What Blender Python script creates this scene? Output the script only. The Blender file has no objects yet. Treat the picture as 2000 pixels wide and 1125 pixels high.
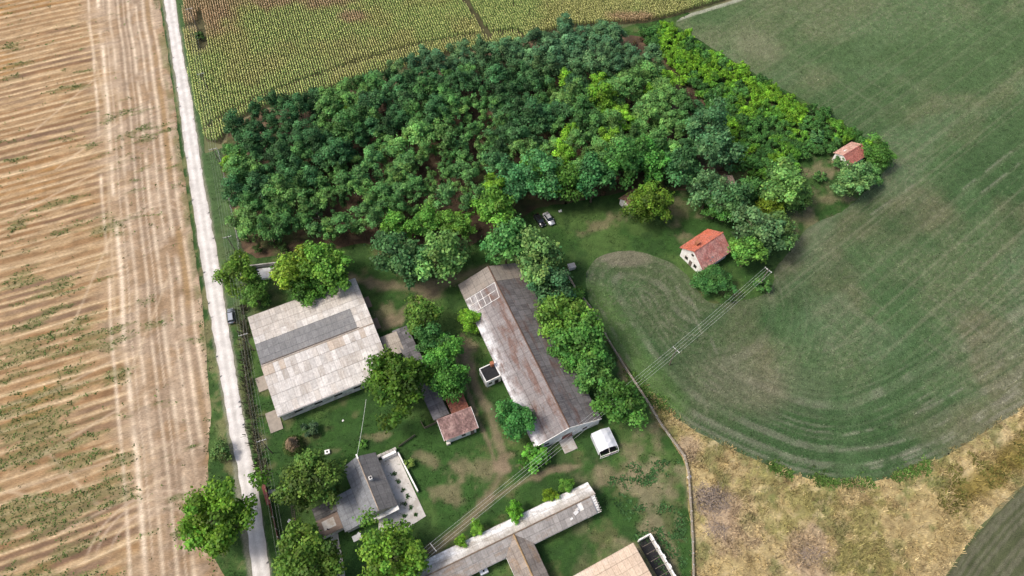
import bpy, math, random
import numpy as np
from mathutils import Vector, Matrix
rnd = random.Random(7)
R = math.radians
scene = bpy.context.scene
col = scene.collection
# ------------------------------------------------------------------ camera
TH = R(59.0); FPX = 1400.0; HC = 157.0
cam = bpy.data.cameras.new('camera'); co = bpy.data.objects.new('camera', cam); col.objects.link(co)
co.location = (0, 0, HC); co.rotation_euler = (R(90) - TH, 0, 0)
cam.sensor_width = 36.0; cam.lens = FPX * 36.0 / 2000.0; cam.clip_start = 1.0; cam.clip_end = 6000.0
scene.camera = co
# ------------------------------------------------------------------ light
SUN_EL = R(54); SUN_AZ = R(-98)          # azimuth from +Y towards +X
w = bpy.data.worlds.new('World'); scene.world = w; w.use_nodes = True
nt = w.node_tree; bg = nt.nodes['Background']; sky = nt.nodes.new('ShaderNodeTexSky')
sky.sky_type = 'NISHITA'; sky.sun_disc = False; sky.sun_elevation = SUN_EL; sky.sun_rotation = SUN_AZ
sky.air_density = 0.8; sky.dust_density = 5.0; sky.ozone_density = 1.0
nt.links.new(sky.outputs[0], bg.inputs[0]); bg.inputs[1].default_value = 0.11
sl = bpy.data.lights.new('sun', 'SUN'); sl.energy = 1.5; sl.angle = R(12); sl.color = (1.0, 0.94, 0.85)
so = bpy.data.objects.new('sun', sl); col.objects.link(so); so.location = (-60, 120, 120)
sd = Vector((math.sin(SUN_AZ) * math.cos(SUN_EL), math.cos(SUN_AZ) * math.cos(SUN_EL), math.sin(SUN_EL)))
so.rotation_euler = (-sd).to_track_quat('-Z', 'Y').to_euler()
vs = scene.view_settings; vs.view_transform = 'Standard'; vs.look = 'None'; vs.gamma = 1.0; vs.use_curve_mapping = False
vs.exposure = 0.78
scene.cycles.max_bounces = 6; scene.cycles.diffuse_bounces = 3; scene.cycles.transmission_bounces = 3

# ------------------------------------------------------------------ helpers: projection and noise
def G(px, py, z=0.0):
    u = (px - 1000) / FPX; v = -(py - 562.5) / FPX
    d = (u, math.cos(TH) + v * math.sin(TH), -math.sin(TH) + v * math.cos(TH))
    t = (z - HC) / d[2]
    return (d[0] * t, d[1] * t)
def G3(px, py, z=0.0):
    a = G(px, py, z); return Vector((a[0], a[1], z))
def GP(pts, z=0.0): return np.array([G(x, y, z) for x, y in pts])
def hsh(ix, iy, s):
    n = (ix * 374761393 + iy * 668265263 + s * 974634777) & 0xffffffff
    n = ((n ^ (n >> 13)) * 1274126177) & 0xffffffff
    return ((n ^ (n >> 16)) & 0xffffff) / float(0xffffff)
def vnoise(x, y, s=0):
    x = np.asarray(x, float); y = np.asarray(y, float)
    fx = np.floor(x); fy = np.floor(y); ix = fx.astype(np.int64); iy = fy.astype(np.int64)
    u = x - fx; v = y - fy; u = u * u * (3 - 2 * u); v = v * v * (3 - 2 * v)
    a = hsh(ix, iy, s); b = hsh(ix + 1, iy, s); c = hsh(ix, iy + 1, s); d = hsh(ix + 1, iy + 1, s)
    return (a * (1 - u) + b * u) * (1 - v) + (c * (1 - u) + d * u) * v
def fbm(x, y, size, o=4, s=0):
    t = 0; a = .5; n = 0
    for k in range(o):
        t = t + a * vnoise(x / size * 2 ** k + 17.3 * k, y / size * 2 ** k + 9.1 * k, s + k); n += a; a *= .55
    return t / n
def sstep(a, b, x):
    t = np.clip((x - a) / (b - a), 0, 1); return t * t * (3 - 2 * t)
def mixc(c, d, t):
    return c * (1 - t[:, None]) + np.asarray(d, float)[None, :] * t[:, None]
def pl_dist(x, y, pts):
    """distance to polyline and nearest point"""
    best = np.full(x.shape, 1e9); nx = np.zeros_like(x); ny = np.zeros_like(x)
    for (ax, ay), (bx, by) in zip(pts[:-1], pts[1:]):
        dx, dy = bx - ax, by - ay; L = dx * dx + dy * dy + 1e-9
        t = np.clip(((x - ax) * dx + (y - ay) * dy) / L, 0, 1)
        qx = ax + t * dx; qy = ay + t * dy; d = np.hypot(x - qx, y - qy); m = d < best
        best = np.where(m, d, best); nx = np.where(m, qx, nx); ny = np.where(m, qy, ny)
    return best, nx, ny
def inside(x, y, poly):
    r = np.zeros(x.shape, bool); n = len(poly)
    for i in range(n):
        ax, ay = poly[i]; bx, by = poly[(i + 1) % n]
        if ay == by: continue
        c = ((ay > y) != (by > y)) & (x < (bx - ax) * (y - ay) / (by - ay) + ax)
        r ^= c
    return r
def sdist(x, y, poly):
    pc = np.vstack([poly, poly[:1]]); d, nx, ny = pl_dist(x, y, pc)
    return np.where(inside(x, y, poly), -d, d), nx, ny
def ragged(poly, step=1.2, amp=.4, size=2.5, s=3):
    out = []
    n = len(poly)
    for i in range(n):
        a = poly[i]; b = poly[(i + 1) % n]; L = np.hypot(*(b - a)); k = max(1, int(L / step))
        k = min(k, 160)
        nrm = np.array([-(b - a)[1], (b - a)[0]]) / (L + 1e-9)
        for j in range(k):
            p = a + (b - a) * j / k
            q = (fbm(np.array([p[0]]), np.array([p[1]]), size, 3, s)[0] - .5) * 2 * amp
            out.append(p + nrm * q)
    return np.array(out)
def smooth(pts, it=2):
    pts = np.array(pts, float)
    for _ in range(it):
        o = [pts[0]]
        for a, b in zip(pts[:-1], pts[1:]): o += [a * .75 + b * .25, a * .25 + b * .75]
        o.append(pts[-1]); pts = np.array(o)
    return pts

# ------------------------------------------------------------------ helpers: objects
def tag(o, label=None, cat=None, group=None, kind=None):
    if label: o['label'] = label
    if cat: o['category'] = cat
    if group: o['group'] = group
    if kind: o['kind'] = kind
    return o
def empty(name, loc, rz=0):
    o = bpy.data.objects.new(name, None); col.objects.link(o); o.location = loc; o.rotation_euler = (0, 0, rz)
    o.empty_display_size = .3
    return o
def link_mesh(name, me, mat, parent=None, loc=None, rz=0):
    if mat is not None and len(me.materials) == 0: me.materials.append(mat)
    o = bpy.data.objects.new(name, me); col.objects.link(o)
    if parent is not None: o.parent = parent
    if loc is not None: o.location = loc
    if rz: o.rotation_euler = (0, 0, rz)
    return o
class MB:
    def __init__(s): s.v = []; s.f = []
    def add(s, vs, fs):
        b = len(s.v); s.v += [tuple(p) for p in vs]; s.f += [tuple(i + b for i in f) for f in fs]; return s
    def box(s, c, d, rz=0, ry=0, rx=0):
        m = Matrix.Translation(c) @ Matrix.Rotation(rz, 4, 'Z') @ Matrix.Rotation(ry, 4, 'Y') @ Matrix.Rotation(rx, 4, 'X')
        vs = [m @ Vector((x * d[0] / 2, y * d[1] / 2, z * d[2] / 2)) for x in (-1, 1) for y in (-1, 1) for z in (-1, 1)]
        return s.add(vs, [(0, 1, 3, 2), (4, 6, 7, 5), (0, 4, 5, 1), (2, 3, 7, 6), (0, 2, 6, 4), (1, 5, 7, 3)])
    def prism(s, poly, z0, z1):
        """poly: list of (x,y) counter-clockwise"""
        n = len(poly); zz0 = z0 if isinstance(z0, (list, tuple)) else [z0] * n; zz1 = z1 if isinstance(z1, (list, tuple)) else [z1] * n
        vs = [(p[0], p[1], zz0[i]) for i, p in enumerate(poly)] + [(p[0], p[1], zz1[i]) for i, p in enumerate(poly)]
        fs = [tuple(range(n - 1, -1, -1)), tuple(range(n, 2 * n))] + [(i, (i + 1) % n, n + (i + 1) % n, n + i) for i in range(n)]
        return s.add(vs, fs)
    def tube(s, pts, r, n=6, r1=None):
        pts = [Vector(p) for p in pts]; rings = []
        for i, p in enumerate(pts):
            t = (pts[min(i + 1, len(pts) - 1)] - pts[max(i - 1, 0)]).normalized()
            a = t.cross(Vector((0, 0, 1)));
            if a.length < 1e-3: a = Vector((1, 0, 0))
            a.normalize(); b = t.cross(a)
            rr = r if r1 is None else r + (r1 - r) * i / (len(pts) - 1)
            rings.append([p + a * math.cos(2 * math.pi * k / n) * rr + b * math.sin(2 * math.pi * k / n) * rr for k in range(n)])
        vs = [q for g in rings for q in g]; fs = []
        for i in range(len(pts) - 1):
            for k in range(n): fs.append((i * n + k, i * n + (k + 1) % n, (i + 1) * n + (k + 1) % n, (i + 1) * n + k))
        fs.append(tuple(range(n - 1, -1, -1))); fs.append(tuple((len(pts) - 1) * n + k for k in range(n)))
        return s.add(vs, fs)
    def mesh(s, name):
        me = bpy.data.meshes.new(name); me.from_pydata(s.v, [], s.f); me.update(); return me
    def build(s, name, mat, parent=None, loc=None, rz=0):
        return link_mesh(name, s.mesh(name), mat, parent, loc, rz)
def np_mesh(name, V, Fq, colors=None):
    """fast quad mesh from numpy; colors per vertex"""
    me = bpy.data.meshes.new(name); nv = len(V); nf = len(Fq); k = Fq.shape[1]
    me.vertices.add(nv); me.vertices.foreach_set('co', np.ascontiguousarray(V, np.float32).ravel())
    me.loops.add(nf * k); me.loops.foreach_set('vertex_index', np.ascontiguousarray(Fq, np.int32).ravel())
    me.polygons.add(nf); me.polygons.foreach_set('loop_start', np.arange(0, nf * k, k, dtype=np.int32))
    me.polygons.foreach_set('loop_total', np.full(nf, k, np.int32))
    if colors is not None:
        a = me.color_attributes.new('Col', 'FLOAT_COLOR', 'POINT')
        c = np.ones((nv, 4), np.float32); c[:, :3] = colors; a.data.foreach_set('color', c.ravel())
    me.update(calc_edges=True); me.validate(); return me

# ------------------------------------------------------------------ materials
def newmat(name):
    m = bpy.data.materials.new(name); m.use_nodes = True; n = m.node_tree; p = n.nodes['Principled BSDF']
    p.inputs['Roughness'].default_value = .9; p.inputs['Specular IOR Level'].default_value = .2
    return m, n, p
def nd(n, t, **k):
    x = n.nodes.new(t)
    for a, b in k.items():
        if a in ('operation', 'blend_type', 'data_type', 'attribute_name', 'noise_dimensions', 'object', 'feature', 'wave_type', 'bands_direction', 'interpolation'): setattr(x, a, b)
    return x
def mul(n, a, b, f=1.0, bt='MULTIPLY'):
    m = nd(n, 'ShaderNodeMix', data_type='RGBA', blend_type=bt); m.inputs[0].default_value = f
    for i, q in ((6, a), (7, b)):
        if isinstance(q, (tuple, list)): m.inputs[i].default_value = (*q[:3], 1)
        else: n.links.new(q, m.inputs[i])
    return m.outputs[2]
def ramp(n, fac, stops):
    r = nd(n, 'ShaderNodeValToRGB'); e = r.color_ramp.elements
    while len(e) < len(stops): e.new(.5)
    for x, (p, c) in zip(e, stops):
        x.position = p; c = (c, c, c) if isinstance(c, (int, float)) else c; x.color = (*c, 1)
    n.links.new(fac, r.inputs[0]); return r.outputs[0]
def pos(n, obj=None, scale=(1, 1, 1), rz=0):
    if obj is None: g = nd(n, 'ShaderNodeNewGeometry').outputs['Position']
    elif obj == 'self': g = nd(n, 'ShaderNodeTexCoord').outputs['Object']
    else: t = nd(n, 'ShaderNodeTexCoord', object=obj); g = t.outputs['Object']
    m = nd(n, 'ShaderNodeMapping'); m.inputs['Scale'].default_value = scale; m.inputs['Rotation'].default_value = (0, 0, rz)
    n.links.new(g, m.inputs[0]); return m.outputs[0]
def noise(n, vec, scale, detail=4, rough=.6):
    x = nd(n, 'ShaderNodeTexNoise'); x.inputs['Scale'].default_value = scale; x.inputs['Detail'].default_value = detail
    x.inputs['Roughness'].default_value = rough; n.links.new(vec, x.inputs['Vector']); return x.outputs[0]
def bump(n, p, h, strength=.5, dist=.1):
    b = nd(n, 'ShaderNodeBump'); b.inputs['Strength'].default_value = strength; b.inputs['Distance'].default_value = dist
    n.links.new(h, b.inputs['Height']); n.links.new(b.outputs[0], p.inputs['Normal'])
def ground_mat(name, fine=3.0, lo=.6, hi=1.45, stretch=(1, 1, 1), rz=0, bd=.12, bs=.8, rough=.95):
    m, n, p = newmat(name); a = nd(n, 'ShaderNodeVertexColor'); a.layer_name = 'Col'
    v = pos(n, None, stretch, rz)
    f1 = noise(n, v, fine, 5, .7); f2 = noise(n, pos(n), .35, 4, .6)
    c = mul(n, a.outputs[0], ramp(n, f1, [(.25, lo), (.75, hi)]))
    c = mul(n, c, ramp(n, f2, [(.3, .86), (.7, 1.14)]))
    n.links.new(c, p.inputs['Base Color']); p.inputs['Roughness'].default_value = rough
    bump(n, p, f1, bs, bd); return m
def plain(name, c, rough=.85, var=.25, scale=3.0, metal=0.0, spec=.25, dirt=None):
    m, n, p = newmat(name); v = pos(n, 'self'); f = noise(n, v, scale, 5, .65)
    oi = nd(n, 'ShaderNodeObjectInfo')
    x = mul(n, c, ramp(n, f, [(.25, 1 - var), (.75, 1 + var)]))
    if dirt:
        f2 = noise(n, pos(n, 'self'), scale * .35, 5, .7); mk = ramp(n, f2, [(.48, 0), (.62, 1)])
        mm = nd(n, 'ShaderNodeMix', data_type='RGBA'); n.links.new(mk, mm.inputs[0]); n.links.new(x, mm.inputs[6]); mm.inputs[7].default_value = (*dirt, 1); x = mm.outputs[2]
    n.links.new(x, p.inputs['Base Color']); p.inputs['Roughness'].default_value = rough; p.inputs['Metallic'].default_value = metal
    p.inputs['Specular IOR Level'].default_value = spec; bump(n, p, f, .3, .02); return m
def leaf_mat(name, trans=.3):
    m, n, p = newmat(name); oi = nd(n, 'ShaderNodeObjectInfo'); a = nd(n, 'ShaderNodeVertexColor'); a.layer_name = 'Col'
    c = mul(n, oi.outputs['Color'], a.outputs[0])
    hs = nd(n, 'ShaderNodeHueSaturation'); n.links.new(c, hs.inputs['Color'])
    r = nd(n, 'ShaderNodeMapRange'); n.links.new(oi.outputs['Random'], r.inputs[0]); r.inputs[3].default_value = .78; r.inputs[4].default_value = 1.22
    n.links.new(r.outputs[0], hs.inputs['Value'])
    n.links.new(hs.outputs[0], p.inputs['Base Color']); p.inputs['Roughness'].default_value = .6; p.inputs['Specular IOR Level'].default_value = .25
    t = nd(n, 'ShaderNodeBsdfTranslucent'); n.links.new(hs.outputs[0], t.inputs[0])
    x = nd(n, 'ShaderNodeMixShader'); x.inputs[0].default_value = trans
    n.links.new(p.outputs[0], x.inputs[1]); n.links.new(t.outputs[0], x.inputs[2])
    n.links.new(x.outputs[0], n.nodes['Material Output'].inputs[0]); return m
def vc_mat(name, trans=.2, rough=.8):
    m, n, p = newmat(name); a = nd(n, 'ShaderNodeVertexColor'); a.layer_name = 'Col'
    n.links.new(a.outputs[0], p.inputs['Base Color']); p.inputs['Roughness'].default_value = rough
    if trans:
        t = nd(n, 'ShaderNodeBsdfTranslucent'); n.links.new(a.outputs[0], t.inputs[0]); x = nd(n, 'ShaderNodeMixShader'); x.inputs[0].default_value = trans
        n.links.new(p.outputs[0], x.inputs[1]); n.links.new(t.outputs[0], x.inputs[2]); n.links.new(x.outputs[0], n.nodes['Material Output'].inputs[0])
    return m
M = {}
M['leaf'] = leaf_mat('leaf'); M['bark'] = plain('bark', (.12, .09, .065), .95, .35, 4)
M['stalk'] = vc_mat('stalk', .25); M['twig'] = plain('twig', (.3, .245, .2), .95, .4, 5)
M['white'] = plain('whitewash', (.82, .81, .78), .9, .06, 2, dirt=(.66, .62, .56)); M['cream'] = plain('cream_plaster', (.6, .57, .5), .9, .1, 2, dirt=(.4, .36, .3))
M['grey'] = plain('grey_render', (.3, .29, .27), .95, .2, 2, dirt=(.2, .18, .16)); M['concrete'] = plain('concrete', (.42, .4, .37), .95, .18, 1.6, dirt=(.3, .26, .22))
M['dark'] = plain('dark_opening', (.015, .015, .017), .6, .2); M['glass'] = plain('window_glass', (.02, .025, .03), .12, .1, 2, spec=.6)
M['wood'] = plain('weathered_wood', (.16, .13, .105), .95, .35, 6); M['metal'] = plain('galvanised', (.55, .56, .57), .5, .12, 4, .6)
M['wire'] = plain('aluminium_wire', (.75, .78, .74), .45, .05, 4, .0); M['tar'] = plain('tar_roof', (.022, .022, .024), .9, .5, 3)
M['redmetal'] = plain('red_metal', (.23, .06, .05), .7, .25, 3, dirt=(.14, .07, .06)); M['rustbrick'] = plain('chimney_brick', (.33, .13, .07), .95, .25, 5)
M['brown'] = plain('brown_screed', (.2, .15, .12), .95, .2, 1.5); M['tarp'] = plain('white_tarpaulin', (.62, .64, .68), .45, .05, 2, spec=.4)
M['rubber'] = plain('rubber', (.02, .02, .02), .8, .1)

# ------------------------------------------------------------------ ground regions
def region(name, poly, cell, z, colfn, mat, rag=(.4, 2.5), seed=1, relief=0.0):
    poly = ragged(poly, 1.3, rag[0], rag[1], seed) if rag else poly
    x0, y0 = poly.min(0) - cell; x1, y1 = poly.max(0) + cell
    xs = np.arange(x0, x1 + cell, cell); ys = np.arange(y0, y1 + cell, cell); nx, ny = len(xs), len(ys)
    X, Y = np.meshgrid(xs, ys, indexing='ij'); X = X.ravel(); Y = Y.ravel()
    # coarse rejection: exact distance only near the outline, by chunks of polygon
    ins = inside(X, Y, poly); I2 = ins.reshape(nx, ny)
    nb = np.zeros_like(I2)
    for dx in (-1, 0, 1):
        for dy in (-1, 0, 1):
            nb |= np.roll(np.roll(I2, dx, 0), dy, 1) != I2
    idx = np.nonzero(nb.ravel())[0]
    keep = ins.copy()
    if len(idx):
        d, qx, qy = pl_dist(X[idx], Y[idx], np.vstack([poly, poly[:1]]))
        sn = d < .72 * cell; s = idx[sn]; X[s] = qx[sn]; Y[s] = qy[sn]; keep[s] = True
    ix, iy = np.meshgrid(np.arange(nx - 1), np.arange(ny - 1), indexing='ij'); a = (ix * ny + iy).ravel()
    Fq = np.stack([a, a + ny, a + ny + 1, a + 1], 1)
    Fq = Fq[keep[Fq].all(1)]
    used = np.unique(Fq); mp = np.zeros(len(X), np.int64); mp[used] = np.arange(len(used)); Fq = mp[Fq]
    X = X[used]; Y = Y[used]; Z = np.full(len(X), z)
    if relief: Z = Z + relief * fbm(X, Y, 1.6, 3, 77)
    C = np.clip(colfn(X, Y), .004, .9)
    o = link_mesh(name, np_mesh(name, np.stack([X, Y, Z], 1), Fq, C), mat); o['kind'] = 'structure'
    for p in o.data.polygons[:0]: pass
    return o
A_ = np.array
rdL = [(320, 0), (335, 100), (350, 200), (362, 300), (373, 375), (393, 508), (409, 608), (433, 750), (450, 850), (465, 920), (478, 1000), (488, 1083), (493, 1125)]
rdR = [(343, 0), (356, 100), (376, 200), (389, 300), (401, 375), (427, 508), (441, 608), (464, 750), (482, 850), (498, 920), (511, 1000), (523, 1083), (529, 1125)]
RL = GP(rdL); RR = GP(rdR)
RD = A_([math.cos(R(-70.75)), math.sin(R(-70.75))]); RN = A_([RD[1], -RD[0]])     # along the road / to its west
if RN[0] > 0: RN = -RN
RL = np.vstack([[RL[0] - RD * 60], RL, [RL[-1] + RD * 45]]); RR = np.vstack([[RR[0] - RD * 60], RR, [RR[-1] + RD * 45]])
RC = (RL + RR) / 2
def road_d(x, y):
    """signed distance west of the road centre line"""
    return (x - RC[6][0]) * RN[0] + (y - RC[6][1]) * RN[1]
def side_dist(x, y, pts): return pl_dist(x, y, pts)[0]
# stubble field
stub_edge = GP([(311, 0), (327, 100), (341, 200), (353, 300), (366, 380), (381, 500), (394, 580), (403, 680), (406, 740), (412, 800), (407, 870), (406, 930), (398, 1010), (404, 1070), (440, 1125)])
stub_edge = np.vstack([[stub_edge[0] - RD * 60], stub_edge, [stub_edge[-1] + RD * 40]])
stub_poly = np.vstack([stub_edge, [[-140, -15], [-185, 20], [-205, 260]]])
SA = R(20.5); sdir = (math.cos(SA), math.sin(SA))
def stub_weed(x, y):
    t = -x * sdir[1] + y * sdir[0]; l = x * sdir[0] + y * sdir[1]
    dd = road_d(x, y)
    n = fbm(l * .38, t * 1.5, 4, 5, 31); big = fbm(x, y, 26, 3, 41)
    return sstep(.585, .74, n + .16 * (fbm(l * .5, t * 2.5, 1.1, 3, 33) - .5) + .42 * (big - .5) + .004 * np.clip(dd - 24, -14, 18) - .03 * sstep(18, 4, dd) - .08 * sstep(120, 180, y) + .03 * sstep(70, 30, y))
def stub_col(x, y):
    t = -x * sdir[1] + y * sdir[0]; l = x * sdir[0] + y * sdir[1]; dd = road_d(x, y)
    tw = t + 2.2 * (fbm(x, y, 34, 3, 5) - .5) + 2.4 * (vnoise(t / 5.5, t * 0, 6) - .5)
    c = np.tile(A_([.40, .285, .165]), (len(x), 1))
    ph = tw / 2.75; fr = ph - np.floor(ph); k = np.floor(ph)
    kr = hsh(k.astype(np.int64), np.zeros(len(k), np.int64) + 3, 9); kr2 = hsh(k.astype(np.int64), np.zeros(len(k), np.int64) + 8, 5)
    nn = fbm(l * .35, t * 2.2, 3.0, 4, 11)
    field = sstep(17, 29, dd + 7 * (fbm(x, y, 14, 3, 21) - .5) + 7 * (kr - .5))
    band = sstep(.12, .3, fr) * (1 - sstep(.62, .8, fr))
    c = mixc(c, (.25, .135, .06), field * band * (.38 + .5 * kr2) * sstep(.28, .52, nn))
    c = mixc(c, (.40, .225, .075), field * band * sstep(.5, .75, fbm(x, y, 16, 3, 61)) * .7)
    c = mixc(c, (.18, .12, .09), field * band * sstep(.52, .7, fbm(l * .3, t, 8, 3, 67)) * .7)
    line = np.exp(-((fr - .9) / .07) ** 2) * (.5 + .6 * kr) + .55 * np.exp(-((fr - .06) / .05) ** 2) * kr2
    c = mixc(c, (.70, .56, .38), np.clip(line * field * sstep(.34, .56, nn + .08), 0, 1) * .85)
    # headland: bare soil with tracks along the road
    hd = 1 - field; c = mixc(c, (.45, .36, .285), hd * .8)
    c = mixc(c, (.29, .215, .155), hd * sstep(.42, .6, fbm(dd * 3, l * .35, 5, 4, 13)) * .85); c = mixc(c, (.30, .195, .105), hd * sstep(.48, .62, fbm(l, t, 5, 4, 15)) * .55)
    wob = .6 * (fbm(y, x * 0, 25, 2, 71) - .5) * 2
    for q, wd, am in ((23.2, .45, .75), (20.2, .7, .95), (16.8, .5, .6), (14, .45, .6), (10.8, .6, .75), (8.3, .45, .65), (6.1, .7, .7), (3.6, .5, .6), (12.3, .25, .5), (18.6, .25, .5)):
        c = mixc(c, (.76, .65, .53), np.exp(-((dd - 2.2 - q - wob) / (wd * .8)) ** 2) * am * sstep(.22, .5, fbm(x, y, 9, 3, int(q * 10))))
    c = mixc(c, (.36, .24, .11), np.exp(-((dd - 6.8 - wob) / .9) ** 2) * .7 * sstep(.4, .6, fbm(x, y, 20, 3, 99)))
    for cx, cy, r in ((310, 432, 5.5), (312, 430, 7.3), (300, 1075, 9), (296, 1080, 11.5), (300, 1090, 14)):
        p = G(cx, cy); q = np.hypot(x - p[0], y - p[1])
        c = mixc(c, (.58, .47, .37), np.exp(-((q - r) / .3) ** 2) * .55 * sstep(-2, 3, (y - p[1])))
    # diagonal combine tracks
    for a, b in (((60, 900), (300, 760)), ((110, 330), (230, 240)), ((30, 420), (260, 300)), ((140, 640), (235, 420)), ((240, 760), (330, 540)), ((120, 1040), (330, 930)), ((0, 965), (330, 868)), ((60, 262), (190, 150)), ((0, 815), (250, 690)), ((90, 880), (190, 985)), ((20, 960), (130, 985)), ((205, 230), (225, 620)), ((170, 40), (215, 250))):
        d = pl_dist(x, y, [G(*a), G(*b)])[0]
        c = mixc(c, (.6, .49, .36), np.exp(-(d / .35) ** 2) * .5)
    wd = stub_weed(x, y)
    c = mixc(c, (.14, .165, .06), wd * .55)
    g = sstep(3.4, 2.0, dd - 2.2) * sstep(.35, .6, fbm(x, y, 4, 3, 8)); c = mixc(c, (.14, .16, .06), g * .6)
    gr = c.mean(1, keepdims=True); c = (c * .93 + gr * .07) * A_([[1.0, .955, .86]])
    return c * (.60 + .52 * fbm(l * .5, t * 2, .9, 3, 19))[:, None] * (.9 + .2 * fbm(x, y, 18, 3, 23))[:, None]
region('stubble_field', stub_poly, .37, .02, stub_col, ground_mat('stubble', 3.2, .62, 1.4, (.45, 1.6, 1), -SA, .1, .7), (.3, 2), 2)

# road
def road_col(x, y):
    dd = road_d(x, y); c = np.tile(A_([.50, .475, .445]), (len(x), 1))
    n = fbm(x, y, 3, 4, 3)
    for q in (-.85, .85): c = mixc(c, (.68, .655, .62), np.exp(-((dd - q) / .5) ** 2) * .7)
    c = mixc(c, (.42, .38, .33), sstep(1.4, 2.3, np.abs(dd) + .8 * (n - .5)) * .6)
    c = mixc(c, (.45, .42, .38), np.exp(-(dd / .35) ** 2) * .45 * sstep(.4, .6, n))
    return c * (.85 + .3 * fbm(x, y, .9, 3, 4))[:, None]
road_poly = np.vstack([RL, RR[::-1]])
region('gravel_road', road_poly, .4, .045, road_col, ground_mat('gravel', 5, .8, 1.18, (1, 1, 1), 0, .03, .4), (.35, 1.6), 5)

# crop field
crop_edge_px = [(1440, -2), (1420, 4), (1305, 40), (1345, 66), (1400, 100), (1480, 148), (1560, 190), (1640, 236), (1700, 276), (1748, 296), (1738, 322), (1700, 366), (1650, 412), (1592, 436), (1562, 458), (1536, 500), (1512, 522), (1512, 556), (1488, 580), (1440, 588), (1395, 596), (1368, 580), (1352, 548), (1322, 518), (1280, 500), (1240, 489), (1190, 492), (1153, 512), (1142, 545), (1150, 590), (1180, 640), (1215, 700), (1250, 750), (1290, 792), (1340, 832), (1400, 864), (1460, 892), (1540, 925), (1600, 940), (1680, 945), (1740, 936), (1800, 912), (1860, 884), (1920, 845), (1970, 815), (2000, 800), (2120, 715), (2400, 560)]
CE = GP(crop_edge_px); CEs = smooth(CE, 2)
crop_poly = np.vstack([CEs, [[230, 120], [260, 280], [20 + 60, 290]]])
def crop_col(x, y):
    d, _, _ = pl_dist(x, y, GP(crop_edge_px[21:47]))
    d2 = d + 2.0 * (fbm(x, y, 22, 3, 2) - .5)
    n = fbm(x, y, 34, 4, 101); n2 = fbm(x, y, 10, 4, 103)
    c = np.tile(A_([.036, .082, .024]), (len(x), 1))
    up = np.maximum(sstep(85, 112, y - .12 * (x - 60)) * sstep(52, 66, x), sstep(95, 125, y) * sstep(40, 56, x)); up = np.maximum(up, sstep(58, 78, x + .35 * (y - 90)) * sstep(60, 88, y))
    a = R(38); t = -x * math.sin(a) + y * math.cos(a); l = x * math.cos(a) + y * math.sin(a)
    a2 = R(-48); t2 = -x * math.sin(a2) + y * math.cos(a2)
    big = fbm(t * 1.0, l * .45, 20, 4, 107)
    tan = sstep(.46, .62, big * .6 + n * .4 + .06 * (x > 0) - .05 + .07 * sstep(95, 115, x) * sstep(70, 45, np.abs(y - 75)))
    lob = sstep(50, 62, x + .25 * (y - 75))
    c = mixc(c, (.135, .130, .068), tan * (.25 + .5 * np.maximum(lob, up)))
    c = mixc(c, (.060, .120, .040), sstep(.52, .68, fbm(x, y, 24, 3, 109)) * .65)
    c = mixc(c, (.085, .145, .065), up * sstep(.55, .7, fbm(t2 * .5, t, 14, 3, 113)) * .5)
    # seeder lines following the edge
    st = fbm(d + .5 * (fbm(x, y, 22, 3, 2) - .5), d2 * 0, .8, 2, 121); st2 = fbm(d2, l * .02, 2.2, 3, 123)
    br = sstep(.42, .66, fbm(x, y, 7, 3, 127)); sw = G(1490, 640)
    near = (1 - up * sstep(18, 30, d)) * (1 - .75 * np.exp(-((x - sw[0]) ** 2 + (y - sw[1]) ** 2) / 13 ** 2))
    c = mixc(c, (.21, .20, .15), near * sstep(.5, .75, st) * (.2 + .6 * br) * .5)
    c = mixc(c, (.19, .175, .125), near * sstep(.56, .72, st2) * sstep(.4, .7, n2) * .3)
    c = mixc(c, (.032, .068, .024), near * sstep(.5, .25, st) * .5)
    su = fbm(t, t * 0, .62, 2, 131); sv = fbm(t2, t2 * 0, 1.0, 2, 133)
    c = mixc(c, (.19, .19, .12), up * sstep(.55, .8, su) * .3); c = mixc(c, (.032, .07, .024), up * sstep(.45, .2, su) * .3)
    c = mixc(c, (.17, .18, .11), up * sstep(.6, .8, sv) * .3 * sstep(.45, .6, n))
    # lobe between wood and yard is greener, bare stony headland at its tip
    g = sstep(9, 2, side_dist(x, y, GP([(1150, 590), (1215, 700), (1290, 792)])))
    c = mixc(c, (.085, .165, .03), g * .6)
    q = G(1215, 505); e = np.hypot((x - q[0]) / 8.5, (y - q[1]) / 2.6); c = mixc(c, (.20, .165, .125), sstep(1.2, .5, e + .9 * (n2 - .5)) * .5)
    for pts in ([(1320, 560), (1352, 612), (1385, 680)], [(1338, 570), (1370, 622), (1400, 690)], [(1165, 590), (1200, 650), (1235, 715)], [(1200, 575), (1240, 640), (1275, 690)], [(1550, 860), (1700, 845), (1830, 790), (1990, 690)], [(1930, 780), (2000, 730)], [(1700, 915), (1800, 890), (1900, 830), (2000, 755)], [(1690, 908), (1800, 880), (1900, 820), (2000, 742)], [(1640, 880), (1760, 868), (1880, 805)], [(1900, 390), (1990, 320)], [(1880, 370), (1975, 296)], [(1700, 420), (1800, 350)]):
        dd = pl_dist(x, y, smooth(GP(pts), 2))[0]
        c = mixc(c, (.25, .24, .18), np.exp(-(dd / .3) ** 2) * .42 * sstep(.4, .6, fbm(x, y, 3, 3, 8)))
    q = G(1475, 85); c = mixc(c, (.24, .2, .14), sstep(1.2, .3, np.hypot((x - q[0] + .4 * (y - q[1])) / 9, (y - q[1]) / 9) + n2 - .5) * .55)
    dm = pl_dist(x, y, GP([(1310, 40), (1440, -2), (1700, -80)]))[0]; c = mixc(c, (.5, .46, .4), sstep(1.8, 1.0, dm + 1.2 * (n2 - .5)) * .9)
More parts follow.
